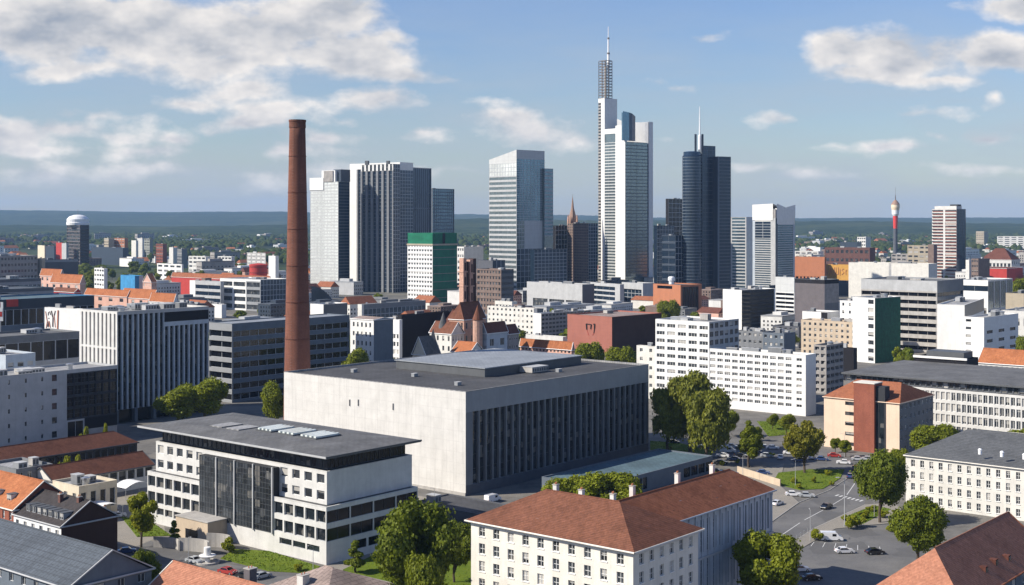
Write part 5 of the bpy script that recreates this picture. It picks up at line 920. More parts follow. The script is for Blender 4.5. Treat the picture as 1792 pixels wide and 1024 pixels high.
for lab,xn,Y,yt,xl,xr,wm in (('small white cube house in front of the park trees at the left',182,1400,470,165,188,'bright_white'),('white building with dotted windows right of the park trees',318,1700,463,275,321,'bright_white'),
  ('cream slab between the banded dark tower and the tan block',78,2300,430,66,80,'cream'),('narrow red block left of the banded dark tower',109,2300,425,98,112,'red_panel'),('narrow pale green slab touching the banded dark tower',116,2250,426,108,120,'light_grey'),
  ('pale slab block, left one behind the navy building',190,2600,417,182,200,'tan'),('orange-fronted block behind the navy building',218,2600,417,198,224,'orange_render'),('pale narrow twin slab, left of the pair',238,2500,421,230,242,'pale_cream'),('pale narrow twin slab, taller right one of the pair',249,2520,417,240,252,'white_render'),
  ('wide green-grey glass block right of the pale twin slabs',262,2600,418,250,268,'green_grey'),('low dark navy block in front of the orange-fronted block',215,2400,434,160,225,'tower_slate'),('dark blue block left of the banded dark tower',95,2350,431,80,105,'tower_slate'),
  ('white slanted block in the far left suburb',303,2300,433,296,312,'white_render'),('grey curved block beside the white slanted block',318,2250,436,310,328,'mid_grey'),('red brick block in the far left suburb',285,2450,427,273,292,'red_brick'),
  ('white two-part block far left of the factory chimney',360,1900,449,330,368,'white_render'),('white building with a sign-like front right of the park trees',405,1900,449,381,411,'white_render'),('large white block just left of the red tank',465,1850,443,432,465,'white_render'),
  ('white block left of the brown brick warehouse',1432,1700,440,1391,1441,'white_render'),('cream striped block under the white-crowned tower on the right',1420,1500,446,1392,1441,'pale_cream'),('blue-sided low building behind the brick warehouse',1500,2150,424,1470,1508,'tower_slate'),
  ('white tent-like block behind the brick warehouse',1515,2200,415,1500,1524,'white_render'),('tan rough block between the observation tower and the striped high-rise',1628,1650,430,1588,1633,'tan'),('grey low block at the foot of the observation tower',1595,1800,445,1560,1605,'stone_grey'),
  ('brown narrow block touching the striped high-rise',1634,1560,428,1624,1640,'brown_clad'),('white column block right of the striped high-rise',1696,1500,455,1690,1702,'white_render'),('brown box right of the striped high-rise',1712,1450,453,1700,1732,'brown_clad'),
  ('pale ruin-like block in the far right woods',1722,3800,405,1708,1729,'tan'),('far white hall at the right horizon',1792,3600,414,1745,1800,'white_render')):
    bld(lab,'building',xn,Y,yt,xl,xr,wm,Sp(4,max(2,int(zt(yt,Y)/5)),.7,.45,mx=0) if xr-xl>16 and wm not in('tower_slate',) else None,None,th=R_(rnd.uniform(35,60)),name='city_building',cl=1 if Y<3000 else 0,roof=rnd.choice(['felt','pale_felt']))
house('big red-walled hall with a maroon hip roof at the far right',1762,1500,470,1702,1790,'red_panel','maroon_tile',0.6,'y',h0=8,h1=8,L=None,R=None)
house('white building with a dark red hipped roof above the red-walled hall',1770,1640,455,1716,1785,'white_render','maroon_tile',14,'y',h0=14,h1=14,L=Sp(8,2,.6,.4,mx=0))
# ================================================================== trees
def leafm(name,c,c2,tr=.32):
    m,t,b,oc=new(name); oi=t.n('ShaderNodeObjectInfo')
    n=t.noise(oc,.55,5,.75); n2=t.noise(oc,3.5,2,.6)
    col=t.mix(t.ramp(n,.36,.62),scl(c,.75),c2); col=t.mix(t.ramp(n2,.45,.75,0,.5),col,scl(c2,1.3)); col=t.mix(t.ramp(n2,.25,.42,.55,0),col,scl(c,.5)); col=t.mix(t.math('MULTIPLY',oi.outputs['Random'],.35),col,scl(c,.7))
    S(t,b,'Base Color',col); S(t,b,'Roughness',.6); S(t,b,'Specular IOR Level',.25)
    tl=t.n('ShaderNodeBsdfTranslucent'); t.l(col,tl.inputs[0]); mx=t.n('ShaderNodeMixShader'); mx.inputs[0].default_value=tr
    out=[x for x in t.nt.nodes if x.type=='OUTPUT_MATERIAL'][0]; t.l(b.outputs[0],mx.inputs[1]); t.l(tl.outputs[0],mx.inputs[2]); t.l(mx.outputs[0],out.inputs[0])
leafm('leaf_green',(.12,.155,.008),(.26,.29,.012)); leafm('leaf_dark',(.085,.125,.008),(.20,.235,.012)); leafm('leaf_yellow',(.19,.22,.010),(.36,.37,.016)); leafm('leaf_willow',(.14,.165,.018),(.27,.275,.028)); leafm('leaf_autumn',(.13,.14,.010),(.28,.25,.016))
plain('bark',(.075,.055,.04),.95,var=.3)
def tree_proto(name,seed,h,rad,base,leaf,nl,ls,kind='round',lobes=14):
    nl=int(nl*1.9); ls*=.74 if h>6 and nl>4000 else 1
    """unit tree: trunk with limbs, crown of many leaf quads gathered on lobes; returns root"""
    r=np.random.default_rng(seed); root=bpy.data.objects.new(name,None); C.objects.link(root)
    ch=h-base; cen=[];rr=[]
    for k in range(lobes):
        a=r.uniform(0,6.283); q=r.uniform(0,1)**.6; zf=r.uniform(.08,.95)
        if kind=='cone': env=(1-zf)**.8*.95+.05
        elif kind=='column': env=math.sin(min(1,zf*1.05+.12)*math.pi)**.35
        else: env=max(.15,math.sin((zf*.82+.16)*math.pi))**.75
        if kind in('round','willow'):
            g_=r.normal(size=3); g_/=np.linalg.norm(g_); g_[2]=max(g_[2],-.75); q=r.uniform(.55,1)**.5; f_=rad*(.66 if kind=='round' else .62)
            cen.append((g_[0]*f_*q,g_[1]*f_*q,base+ch*(.5+g_[2]*.31*q+(0 if kind=='round' else .05)))); rr.append(rad*r.uniform(.15,.40)); continue
        cen.append((math.cos(a)*rad*.66*env*q,math.sin(a)*rad*.66*env*q,base+ch*zf*.86+ch*.04)); rr.append(rad*r.uniform(.24,.44)*(1.0 if kind!='cone' else .8)*(.6+.4*env))
    cen=np.array(cen); rr=np.array(rr)
    w=rr**2; w/=w.sum(); idx=r.choice(lobes,nl,p=w)
    d=r.normal(size=(nl,3)); d/=np.linalg.norm(d,axis=1)[:,None]; rad_=rr[idx]*(1-.35*r.random(nl)**2)*(1+.22*np.sin(d[:,0]*9+idx)*np.cos(d[:,2]*8+idx*2)+.12*r.normal(size=nl))
    P=cen[idx]+d*rad_[:,None]*np.array([1,1,.82])
    if kind=='willow':
        drop=r.random(nl)**2*ch*.33*(np.linalg.norm(P[:,:2],axis=1)/rad); P[:,2]-=drop
    P[:,2]=np.maximum(P[:,2],base*.55+.2)
    nrm=d+r.normal(size=(nl,3))*.55; nrm/=np.linalg.norm(nrm,axis=1)[:,None]
    up=r.normal(size=(nl,3)); 
    if kind=='willow': up=up*.35+np.array([0,0,1.])
    u=np.cross(nrm,up); u/=np.linalg.norm(u,axis=1)[:,None]; v=np.cross(nrm,u)
    s=ls*r.uniform(.6,1.35,nl)[:,None]; ar=1.9 if kind=='willow' else 1.25
    q=np.stack([P-u*s*.5,P-v*s*.5*ar+u*s*.1,P+u*s*.5,P+v*s*.5*ar-u*s*.1],axis=1)
    q+=nrm[:,None,:]*(r.uniform(-.12,.12,(nl,4,1))*ls)
    me=bpy.data.meshes.new('crown'); me.vertices.add(nl*4); me.vertices.foreach_set('co',q.reshape(-1)); me.loops.add(nl*4); me.loops.foreach_set('vertex_index',np.arange(nl*4,dtype=np.int32))
    me.polygons.add(nl); me.polygons.foreach_set('loop_start',np.arange(0,nl*4,4,dtype=np.int32)); me.update(calc_edges=True); me.materials.append(MATS[leaf])
    link('crown',me,root)
    t=MB(); tr=max(.12,h*.022); p0=Vector((0,0,-.2)); segs=5
    for k in range(segs):
        p1=Vector((r.normal()*tr*.6,r.normal()*tr*.6,(base+ch*.5)*(k+1)/segs)); t.tube(p0,p1,tr*(1.25-k*.18),tr*(1.07-k*.18),'bark',8); p0=p1
    for k in range(min(lobes,9)):
        z=base*.75+r.uniform(0,.3)*ch; a=Vector((0,0,z)); b_=Vector(cen[k]); mid=a.lerp(b_,.5)+Vector((0,0,rr[k]*.2)); t.tube(a,mid,tr*.5,tr*.32,'bark',6); t.tube(mid,b_,tr*.32,tr*.08,'bark',5)
    t.build('trunk',root); return root
PR={'round':tree_proto('deciduous_tree',1,12,5.6,2.2,'leaf_green',17000,.46,lobes=27),'round2':tree_proto('deciduous_tree',2,12,6.2,2.0,'leaf_dark',22000,.46,lobes=34),
 'yellow':tree_proto('deciduous_tree',3,12,5.6,2.4,'leaf_yellow',9000,.46,lobes=15),'cone':tree_proto('conical_tree',4,12,3.8,.8,'leaf_dark',9000,.42,'cone',20),'willow':tree_proto('willow_tree',5,14,5.4,1.8,'leaf_willow',16000,.5,'willow',20),
 'autumn':tree_proto('deciduous_tree',6,12,5.4,2.2,'leaf_autumn',9000,.5),'bush':tree_proto('bush',7,4,2.6,.2,'leaf_yellow',2600,.34,'round',8),'column':tree_proto('columnar_tree',8,12,3.6,1.4,'leaf_green',10000,.46,'column',18),
 'far':tree_proto('park_tree',9,12,5.6,1.5,'leaf_dark',1500,1.15,'round',11),'far2':tree_proto('park_tree',10,12,5.8,1.5,'leaf_green',1500,1.15,'round',12)}
PH={'round':12.,'round2':12.,'yellow':12.,'cone':12.,'willow':14.,'autumn':12.,'bush':4.,'column':12.,'far':12.,'far2':12.}
PW={'round':11.2,'round2':12.2,'yellow':11.2,'cone':6.6,'willow':11,'autumn':10.8,'bush':5.2,'column':6.8,'far':11.2,'far2':11.6}
used=set()
def tree(label,kind,px,base,top,wid,cat='tree',group=None,Y=None,name=None):
    if Y is None: X,Y=at(px,base)
    else: X=(px-CX)*Y/F
    p=PR[kind]
    o=p if kind not in used else copy_tree(p); used.add(kind)
    hh=zt(top,Y); ww=wid*Y/F
    o.location=(X,Y,0); o.scale=(ww/PW[kind],ww/PW[kind],hh/PH[kind]); o.rotation_euler=(0,0,rnd.uniform(0,6.28)); tag(o,label,cat,group)
    if name: o.name=name
    return o
T=tree
T('biggest dark green tree, front and centre left between the pavilion and the period building','round2',728,1085,866,158)
T('dark tree with a low crown just right of the biggest dark green tree','round2',795,1020,908,86)
T('small conical dark tree at the near corner of the white pavilion','cone',622,1003,940,48)
T('tall dark bushy tree at the bottom edge in front of the biggest dark tree','round',745,1120,955,90)
T('wide round-topped yellow-green tree behind the pavilion, left one of the pair','round',312,750,668,104)
T('wide round-topped yellow-green tree behind the pavilion, right one of the pair','round',358,745,656,100)
T('yellow-green tree squeezed between the pavilion roof and the stone hall','round',482,757,660,64)
T('round tree behind the far left corner of the stone hall','round',620,690,603,62,Y=600)
T('small tree in front of the green-stained gable wall right of the lone round tree','round',700,690,625,34,Y=620)
T('loose yellow-green tree in the courtyard left of the pavilion','yellow',247,958,851,76)
T('dark round tree near the bottom left between the slate roof and the pale red roof','round2',250,1070,958,62)
T('small dark bush on the courtyard terrace','cone',305,955,906,28)
T('round clipped green bush beside the pavilion entrance','bush',402,968,938,40,cat='bush')
T('smaller left tree of the pair in front of the low annexe','round',990,922,824,104)
T('larger right tree of the pair in front of the low annexe','round',1066,932,820,134)
T('left willow-like tree right of the stone hall','willow',1168,792,664,84)
T('tallest willow-like tree in the group right of the stone hall','willow',1208,795,640,104)
T('broad willow-like tree at the right of the group beside the stone hall','willow',1236,812,668,96)
T('low tree under the white slab just right of the willows','round',1275,765,715,46)
T('columnar dark tree standing in the car park right of the willows','column',1310,818,728,50)
T('broad tree with reddish tips in the middle of the right car park','autumn',1408,828,728,80)
T('small tree on the lawn near the white slab end','round',1376,760,722,38)
T('tiny tree left of the reddish tipped tree','round',1352,752,722,26)
T('big round green tree left of the long white period building','round2',1540,915,782,98)
T('dark green tree in front of the long white period building above the parking','round2',1606,992,862,108)
T('big green tree at the bottom edge right of the period wing','round',1341,1075,922,134)
T('left tree of the two behind the stone hall below the red cube','round',1031,700,592,58,Y=650)
T('right tree of the two behind the stone hall below the red cube','round',1087,700,600,62,Y=640)
T('round green tree in front of the orange block','round',1170,600,520,46,Y=950)
T('tree filling the gap left of the white period building roof','round',1635,850,735,96,Y=430)
T('small tree behind the slate grey roof, second from left','round',1722,840,750,46,Y=440)
T('tree behind the slate grey roof at the right edge','round',1782,840,745,56,Y=440)
T('tree behind the slate grey roof between the two smaller ones','round',1752,840,752,34,Y=450)
T('green tree left of the beige apartment block','round',1388,640,578,28,Y=820)
T('small tree at the foot of the dark green netting','round',1582,660,620,32,Y=680)
T('green tree at the right edge behind the tan wall','round',1786,560,478,50,Y=1000)
T('green tree at the right edge beside the white low building','round',1792,620,582,36,Y=690)
T('yellow-green bush on the pavement edge by the parked white car','bush',1432,946,924,34,cat='bush')
T('low hedge bush on the pavement below the big round tree','bush',1500,922,898,38,cat='bush')
T('dark bush at the base of the street lamp','bush',1485,926,900,26,cat='bush')
T('long yellow-green shrub between the two red-brown roofs','bush',112,822,790,34,cat='bush',Y=395)
T('second yellow-green shrub between the two red-brown roofs','bush',136,822,789,30,cat='bush',Y=398)
T('upright yellow-green bush at the foot of the black glass end, left','bush',183,760,732,20,cat='bush',Y=450)
T('spiky yellow-green bush under the black glass end','bush',148,765,740,26,cat='bush',Y=448)
T('bush on the lawn strip in front of the pavilion corner','bush',520,1000,984,28,cat='bush')
T('yellow bush at the bottom of the period wing','bush',1362,1000,984,30,cat='bush')
for i,(px,b) in enumerate(((1480,912),(1512,908),(1526,896),(1544,906),(1556,930),(1568,900),(1576,944),(1340,934),(1366,948))):
    T('low shrub in the planting around the lower right parking','bush',px,b,b-rnd.uniform(9,18),rnd.uniform(18,32),cat='bush',group='shrubs around the lower right parking')
for px,b,tp,wd,lab in ((1322,772,744,26,'slim young tree left of the lawn by the white slab'),(1480,800,768,28,'slim young tree at the left corner of the salmon block'),(1462,792,764,22,'smaller slim young tree at the left corner of the salmon block'),(1575,835,780,40,'leafy tree between the salmon block and the big round tree'),(1246,850,822,24,'small tree at the outer end of the annexe')):
    T(lab,'round',px,b,tp,wd)
for i,(px,b) in enumerate(((1150,806),(1172,790),(1262,815),(1388,846),(1400,856),(1425,846),(1448,832),(1456,850),(1350,800),(1290,812))):
    T('small clipped green bush on the grass islands of the right car park','bush',px,b,b-rnd.uniform(8,14),rnd.uniform(12,22),cat='bush',group='clipped bushes on the grass islands')
# park trees in the left middle distance and scattered city trees
G='park trees in the middle distance'
for i in range(90):
    px=rnd.choice([rnd.uniform(142,175),rnd.uniform(175,240),rnd.uniform(235,300),rnd.uniform(325,432),rnd.uniform(1700,1792)]); Y=rnd.uniform(1420,2100) 
    T('dark green park tree among others in the middle distance',rnd.choice(['far','far2']),px,0,388+(80-rnd.uniform(11,19))*F/Y,rnd.uniform(14,24),group=G,Y=Y)
G='far city trees'
for i in range(95):
    Y=2000+rnd.random()**1.3*3600; px=rnd.uniform(-60,1850)
    T('tiny far-off tree among the suburb roofs',rnd.choice(['far','far','far2']),px,0,388+(80-rnd.uniform(9,17))*F/Y,rnd.uniform(12,22)*F/Y,group=G,Y=Y)
# ================================================================== far suburb houses
def far_house(name,seed,w_,d_,h,rf,wm,rm):
    root=bpy.data.objects.new(name,None); C.objects.link(root); a=MB(); a.box(-w_/2,-d_/2,0,w_/2,d_/2,h,wm)
    for k in range(int(w_/3)):
        for j in range(max(1,int(h/3.2))): a.box(-w_/2+1+k*3,-d_/2-.08,1+j*3.1,-w_/2+2.2+k*3,-d_/2-.01,2.5+j*3.1,'dark_glass'); 
    for k in range(int(d_/3)):
        for j in range(max(1,int(h/3.2))): a.box(-w_/2-.08,-d_/2+1+k*3,1+j*3.1,-w_/2-.01,-d_/2+2.2+k*3,2.5+j*3.1,'dark_glass')
    a.build('wall',root); r=MB()
    if rf: x,y=w_/2+.5,d_/2+.5; A=(-x+1,0,h+rf); B=(x-1,0,h+rf); r.poly([(-x,-y,h),(x,-y,h),B,A],rm); r.poly([(-x,y,h),(x,y,h),B,A],rm); r.poly([(-x,-y,h),(-x,y,h),A],rm); r.poly([(x,-y,h),(x,y,h),B],rm); r.poly([(-x,-y,h-.05),(x,-y,h-.05),(x,y,h-.05),(-x,y,h-.05)],rm)
    else: r.box(-w_/2-.2,-d_/2-.2,h,w_/2+.2,d_/2+.2,h+.6,rm); r.box(-w_*.2,-d_*.2,h+.6,w_*.2,d_*.2,h+3,wm)
    r.build('roof',root); return root
HP=[(far_house('suburban_house',1,14,10,7,4.5,'white_render','orange_tile'),'tiny far-off white house with an orange roof in the suburb','white far houses with orange roofs',7),
 (far_house('suburban_house',2,18,11,8,5,'pale_cream','red_tile'),'tiny far-off cream house with a red roof in the suburb','cream far houses with red roofs',6),
 (far_house('suburban_block',3,32,14,15,0,'bright_white','pale_felt'),'small far-off white flat-roofed block in the suburb','white far flat-roofed blocks',4),
 (far_house('suburban_house',4,16,10,7,4.5,'tan','dark_tile'),'tiny far-off tan house with a dark roof in the suburb','tan far houses with dark roofs',3),
 (far_house('suburban_block',5,26,13,19,0,'stone_grey','felt'),'small far-off grey flat-roofed block in the suburb','grey far flat-roofed blocks',3),
 (far_house('suburban_hall',6,60,26,8,0,'light_grey','metal_sheet'),'long low far-off pale hall in the suburb','pale far halls',2),
 (far_house('suburban_block',7,30,14,14,0,'brown_clad','brown_felt'),'small far-off brown flat-roofed block in the suburb','brown far flat-roofed blocks',2)]
uh=set(); bag=[k for k,h in enumerate(HP) for _ in range(h[3])]
for i in range(560):
    Y=1650+rnd.random()**1.7*5200; px=rnd.uniform(-40,1840)
    if 500<px<1390 and rnd.random()<.72 : continue
    if Y<2300 and (100<px<170 or 140<px<330): continue
    k=rnd.choice(bag); p,lab,grp,_=HP[k]
    o=p if k not in uh else copy_tree(p); uh.add(k); s=rnd.uniform(.8,1.35)*(1 if Y<4000 else 1.25); o.location=((px-CX)*Y/F,Y,0); s*=1.2; o.scale=(s*rnd.uniform(.9,1.8),s,s*rnd.uniform(.7,1.0)); o.rotation_euler=(0,0,rnd.choice([.7,.85,.4,2.2,1.2])+rnd.uniform(-.1,.1)); tag(o,lab,'house' if 'house' in p.name else 'building',grp)
def free(x,y,m):
    for X,Y,c,s_,a,b in FOOT:
        dx,dy=x-X,y-Y; u=dx*c+dy*s_; v=-dx*s_+dy*c
        if -m<u<a+m and -m<v<b+m: return False
    return True
CBP=[(far_house('city_block',11,34,16,15,0,'white_render','pale_felt'),'low white flat-roofed block among the larger city buildings','low white city blocks',4),
 (far_house('city_block',12,28,18,12,0,'mid_grey','felt'),'low dark grey flat-roofed block among the larger city buildings','low grey city blocks',3),
 (far_house('city_block',13,40,15,11,0,'light_grey','metal_sheet'),'low pale grey block with a sheet roof among the larger city buildings','low pale city blocks',3),
 (far_house('city_house',14,26,13,12,5.5,'pale_cream','red_tile'),'cream city house with a red tiled roof among the larger buildings','cream red-roofed city houses',3),
 (far_house('city_house',15,24,12,13,5,'pinkish','maroon_tile'),'pink city house with a dark red roof among the larger buildings','pink dark-roofed city houses',2),
 (far_house('city_block',16,24,14,16,0,'brown_clad','brown_felt'),'low brown block among the larger city buildings','low brown city blocks',2),
 (far_house('city_block',17,30,14,13,0,'tower_slate','slate_sheet'),'low dark navy block among the larger city buildings','low navy city blocks',2)]
bag=[k for k,h in enumerate(CBP) for _ in range(h[3])]; uh=set(); n=0; tries=0
while n<215 and tries<6000:
    tries+=1; Y=rnd.uniform(860,1900); px=rnd.uniform(-260,2060); X=(px-CX)*Y/F
    if 142<px<300 and Y>1350: continue
    if not free(X,Y,17): continue
    k=rnd.choice(bag); p,lab,grp,_=CBP[k]; o=p if k not in uh else copy_tree(p); uh.add(k)
    sz=rnd.uniform(.55,1.1) if Y<1300 else rnd.uniform(.7,1.25); th_=TH+rnd.choice([0,math.pi/2])+rnd.uniform(-.12,.12)
    o.location=(X,Y,0); o.scale=(rnd.uniform(.8,1.15),1,sz); o.rotation_euler=(0,0,th_); tag(o,lab,'house' if 'house' in p.name else 'building',grp); n+=1
    FOOT.append((X-14,Y-14,1,0,28,28))
n=0;tries=0
while n<105 and tries<6000:
    tries+=1; Y=rnd.uniform(620,1750); px=rnd.uniform(-30,1830); X=(px-CX)*Y/F
    if not free(X,Y,6): continue
    T('street tree standing between city blocks in the middle distance',rnd.choice(['far','far2']),px,0,388+(80-rnd.uniform(8,14))*F/Y,rnd.uniform(8,13)*F/Y,group='street trees between the city blocks',Y=Y); n+=1
# ================================================================== far woods as one mass
r=np.random.default_rng(21)
ico=[(0,0,1)]+[(math.cos(a)*.85,math.sin(a)*.85,.45) for a in np.arange(6)*1.047]+[(math.cos(a)*1.,math.sin(a)*1.,-.25) for a in np.arange(6)*1.047+.5]
fc=[(0,1+i,1+(i+1)%6) for i in range(6)]+[(1+i,7+i,1+(i+1)%6) for i in range(6)]+[(1+(i+1)%6,7+i,7+(i+1)%6) for i in range(6)]
ico=np.array(ico); fc=np.array(fc)
N=30000; Yc_=2300+r.random(N)**1.1*5200; Xc=(r.uniform(-60,1860,N)-CX)*Yc_/F*1.05
dens=np.sin(Xc*.0061+Yc_*.0019)+np.sin(Xc*.0023-Yc_*.0041+2)+np.sin(Xc*.013+1)*.5+(Yc_-3600)/1500+r.normal(size=N)*.25
k=dens>.35; Xc=Xc[k];Yc_=Yc_[k]; n=len(Xc); sc_=r.uniform(5,9.5,n)*(1+(Yc_-2300)/7000); 
jit=1+r.normal(size=(n,13,1))*.16
V=ico[None]*sc_[:,None,None]*jit*np.array([1,1,1.05]); V[:,:,0]+=Xc[:,None]; V[:,:,1]+=Yc_[:,None]; V[:,:,2]+=(sc_*.9)[:,None]
Fx=(fc[None]+(np.arange(n)*13)[:,None,None]).reshape(-1,3)
me=bpy.data.meshes.new('woodland'); me.vertices.add(n*13); me.vertices.foreach_set('co',V.reshape(-1)); me.loops.add(len(Fx)*3); me.loops.foreach_set('vertex_index',Fx.reshape(-1).astype(np.int32)); me.polygons.add(len(Fx)); me.polygons.foreach_set('loop_start',np.arange(0,len(Fx)*3,3,dtype=np.int32)); me.update(calc_edges=True)
m,t,b,oc=new('woodland_leaves'); nn=t.noise(oc,.02,4,.7); n3=t.noise(oc,.5,3,.7); c=t.mix(t.ramp(nn,.35,.65),(.022,.042,.012),(.07,.085,.022)); c=t.mix(t.ramp(n3,.45,.7,0,.7),c,(.015,.025,.01)); S(t,b,'Base Color',c); S(t,b,'Roughness',1.); S(t,b,'Specular IOR Level',0.)
me.materials.append(m); tag(link('woodland',me),'dark green far-off woodland between the suburbs and the ridge','woodland',kind='stuff')
# ================================================================== vehicles
def car_proto(name,col,van=False):
    root=bpy.data.objects.new(name,None); C.objects.link(root); L=4.5 if not van else 5.4; W=1.8 if not van else 2.0
    pr=[(-L/2,.45),(-L/2+.05,.85),(-L*.36,.98),(-L*.24,1.42),(L*.08,1.46),(L*.22,1.0),(L*.46,.82),(L/2,.62),(L/2,.35),(-L/2+.1,.32)] if not van else [(-L/2,.5),(-L/2+.03,2.0),(-L/2+.2,2.15),(L*.2,2.15),(L*.34,1.3),(L*.47,1.05),(L/2,.7),(L/2,.38),(-L/2,.38)]
    b=MB(); n=len(pr)
    def hw(z): return W/2*(1-.0 if z<1.0 else 1-.16*min(1,(z-1.0)/.45)) if not van else W/2*(1-.06*max(0,z-1))
    i0=len(b.v); b.v+=[(x,-hw(z),z) for x,z in pr]+[(x,hw(z),z) for x,z in pr]
    for k in range(n): j=(k+1)%n; b.f.append((k,j,n+j,n+k)); b.m.append(b.mi(col))
    b.f.append(tuple(range(n))); b.m.append(0); b.f.append(tuple(range(2*n-1,n-1,-1))); b.m.append(0)
    body=b.build('body',root)
    bv=body.modifiers.new('bevel','BEVEL'); bv.width=.06; bv.segments=2
    for x in (-L*.31,L*.32):
        for s in (-1,1):
            w=MB(); w.tube((x,s*(W/2-.2),.33),(x,s*(W/2+.02),.33),.33,.33,'tyre',16); q=w.build('wheel',root); w=MB(); w.tube((x,s*(W/2+.0),.33),(x,s*(W/2+.035),.33),.2,.18,'steel',10); w.build('rim',q)
    g=MB()
    if not van:
        g.poly([(L*.215,-.78,1.03),(L*.215,.78,1.03),(L*.092,.66,1.44),(L*.092,-.66,1.44)],'black_glass'); 
        for vtx in range(4): v=g.v[vtx]; g.v[vtx]=(v[0]+.03,v[1],v[2]+.02)
        g.build('windscreen',root); g=MB(); g.poly([(-L*.355,-.72,1.01),(-L*.355,.72,1.01),(-L*.25,.62,1.40),(-L*.25,-.62,1.40)],'black_glass')
        for vtx in range(4): v=g.v[vtx]; g.v[vtx]=(v[0]-.03,v[1],v[2]+.02)
        g.build('rear_window',root)
        for s in (-1,1):
            g=MB(); y0,y1=s*(hw(1.02)+.015),s*(hw(1.38)+.015); g.poly([(-L*.33,y0,1.02),(L*.19,y0,1.02),(L*.07,y1,1.38),(-L*.235,y1,1.38)],'black_glass'); g.build('side_window',root)
    else:
        g.poly([(L*.335,-.85,1.36),(L*.335,.85,1.36),(L*.21,.85,2.08),(L*.21,-.85,2.08)],'black_glass'); 
        for vtx in range(4): v=g.v[vtx]; g.v[vtx]=(v[0]+.03,v[1],v[2]+.01)
        g.build('windscreen',root)
        for s in (-1,1): g=MB(); g.box(L*.02,s*(hw(1.5))-.02,1.25,L*.2,s*hw(1.5)+.03,1.85,'black_glass'); g.build('side_window',root)
    for s in (-1,1):
        g=MB(); g.box(L/2-.06,s*W*.36-.18,.6,L/2+.02,s*W*.36+.18,.74,'lamp_lens'); g.build('headlight',root); g=MB(); g.box(-L/2-.02,s*W*.38-.14,.68,-L/2+.05,s*W*.38+.14,.86,'tail_red'); g.build('tail_light',root)
    return root
for nme,c in (('car_white',(.75,.75,.75)),('car_black',(.012,.012,.014)),('car_silver',(.42,.44,.46)),('car_blue',(.03,.06,.16)),('car_red',(.35,.03,.025))): plain(nme,c,.25,.0,coat=.8,var=.02)
CP={'white':car_proto('parked_car','car_white'),'black':car_proto('parked_car','car_black'),'silver':car_proto('parked_car','car_silver'),'blue':car_proto('parked_car','car_blue'),'red':car_proto('parked_car','car_red'),'van':car_proto('parked_van','car_white',True)}
uc=set()
def car(label,kind,px,py,a,group=None):
    p=CP[kind]; o=p if kind not in uc else copy_tree(p); uc.add(kind); X,Y=at(px,py); o.location=(X,Y,.02); o.rotation_euler=(0,0,math.radians(a)); tag(o,label,'van' if kind=='van' else 'car',group)
RA=50.4
for l,k,px,py,a in (('black car driving on the road left of the street lamp','black',1446,890,RA+180),('white car at the road edge beside the end of the pilastered wing','white',1360,884,RA),('white car parked below the grass island, left of the driving black car','white',1388,868,-8),
 ('silver car parked below the grass island beside a white one','silver',1412,870,-10),('white car parked in the lot in the lower right, left of the black one','white',1478,968,5),('black car parked in the lot in the lower right','black',1531,970,8),
 ('white van standing at the pavement edge near the yellow-green bush','van',1455,946,-5),('dark blue car at the crossing left of the big round tree','blue',1488,836,70),('black car waiting behind the dark blue car at the crossing','black',1496,822,75),
 ('white van in the car park right of the willows','van',1274,792,-12),('silver car in the car park just right of the columnar tree','silver',1342,800,-15),('white car in the car park below the white slab','white',1352,786,-15),('dark blue car beside the reddish tipped tree','blue',1438,806,-15),
 ('white car under the crown of the reddish tipped tree','white',1382,795,-15),('red car behind the lawn edge in front of the salmon block','red',1460,800,-15),('silver car nearest the salmon block door','silver',1502,806,-12),('black car next to the white van right of the willows','black',1296,800,-12),
 ('dark car on the street between the lawn and the annexe','black',1262,812,-12),('long-parked blue car in front of the blue shed roof','blue',1335,830,-12),('white car at the bottom right under the green tree','white',1400,1000,10),('black car beside the white one at the bottom right','black',1420,1015,10),
 ('silver car parked in the lower left street near the pale red roof','silver',340,985,-35),('dark blue car parked under the dark brown gable house wall','blue',222,968,20),('red car in the shade of the chimney stack, lower left','red',398,1004,-30),('black car beside the red one, lower left','black',430,1012,-30),
 ('white car in the courtyard behind the gabled house','white',206,905,20),('silver car in the courtyard beside the white one','silver',192,893,20),('dark car in the shade of the stone hall','black',835,884,50),('white van in the shade of the stone hall next to the dark car','van',862,878,50),
 ('white car in the grounds near the biggest tree','white',668,892,45),('black car on the street in front of the willows','black',1178,776,-12),('white car on the street under the willows','white',1218,782,-12)):
    car(l,k,px,py,a)
for i,(px,py) in enumerate(((1264,800),(1284,806),(1322,793),(1366,803),(1330,782),(1300,786),(1400,808),(1420,803),(1476,812),(1282,784),(1246,786),(1254,828),(1280,832),(1516,818),(1534,826),(1520,806))):
    car('small car among those crowding the car park right of the willows',rnd.choice(['white','black','silver','blue','silver']),px,py,rnd.choice([-15,165,75]),'cars crowding the right car park')
for i,(px,py) in enumerate(((60,1010),(100,985),(150,975),(458,1012),(590,1015),(715,905),(735,900),(700,912))):
    car('small car parked on the street among the front houses',rnd.choice(['white','black','silver','red']),px,py,rnd.choice([20,-35,50]),'cars parked among the front houses')
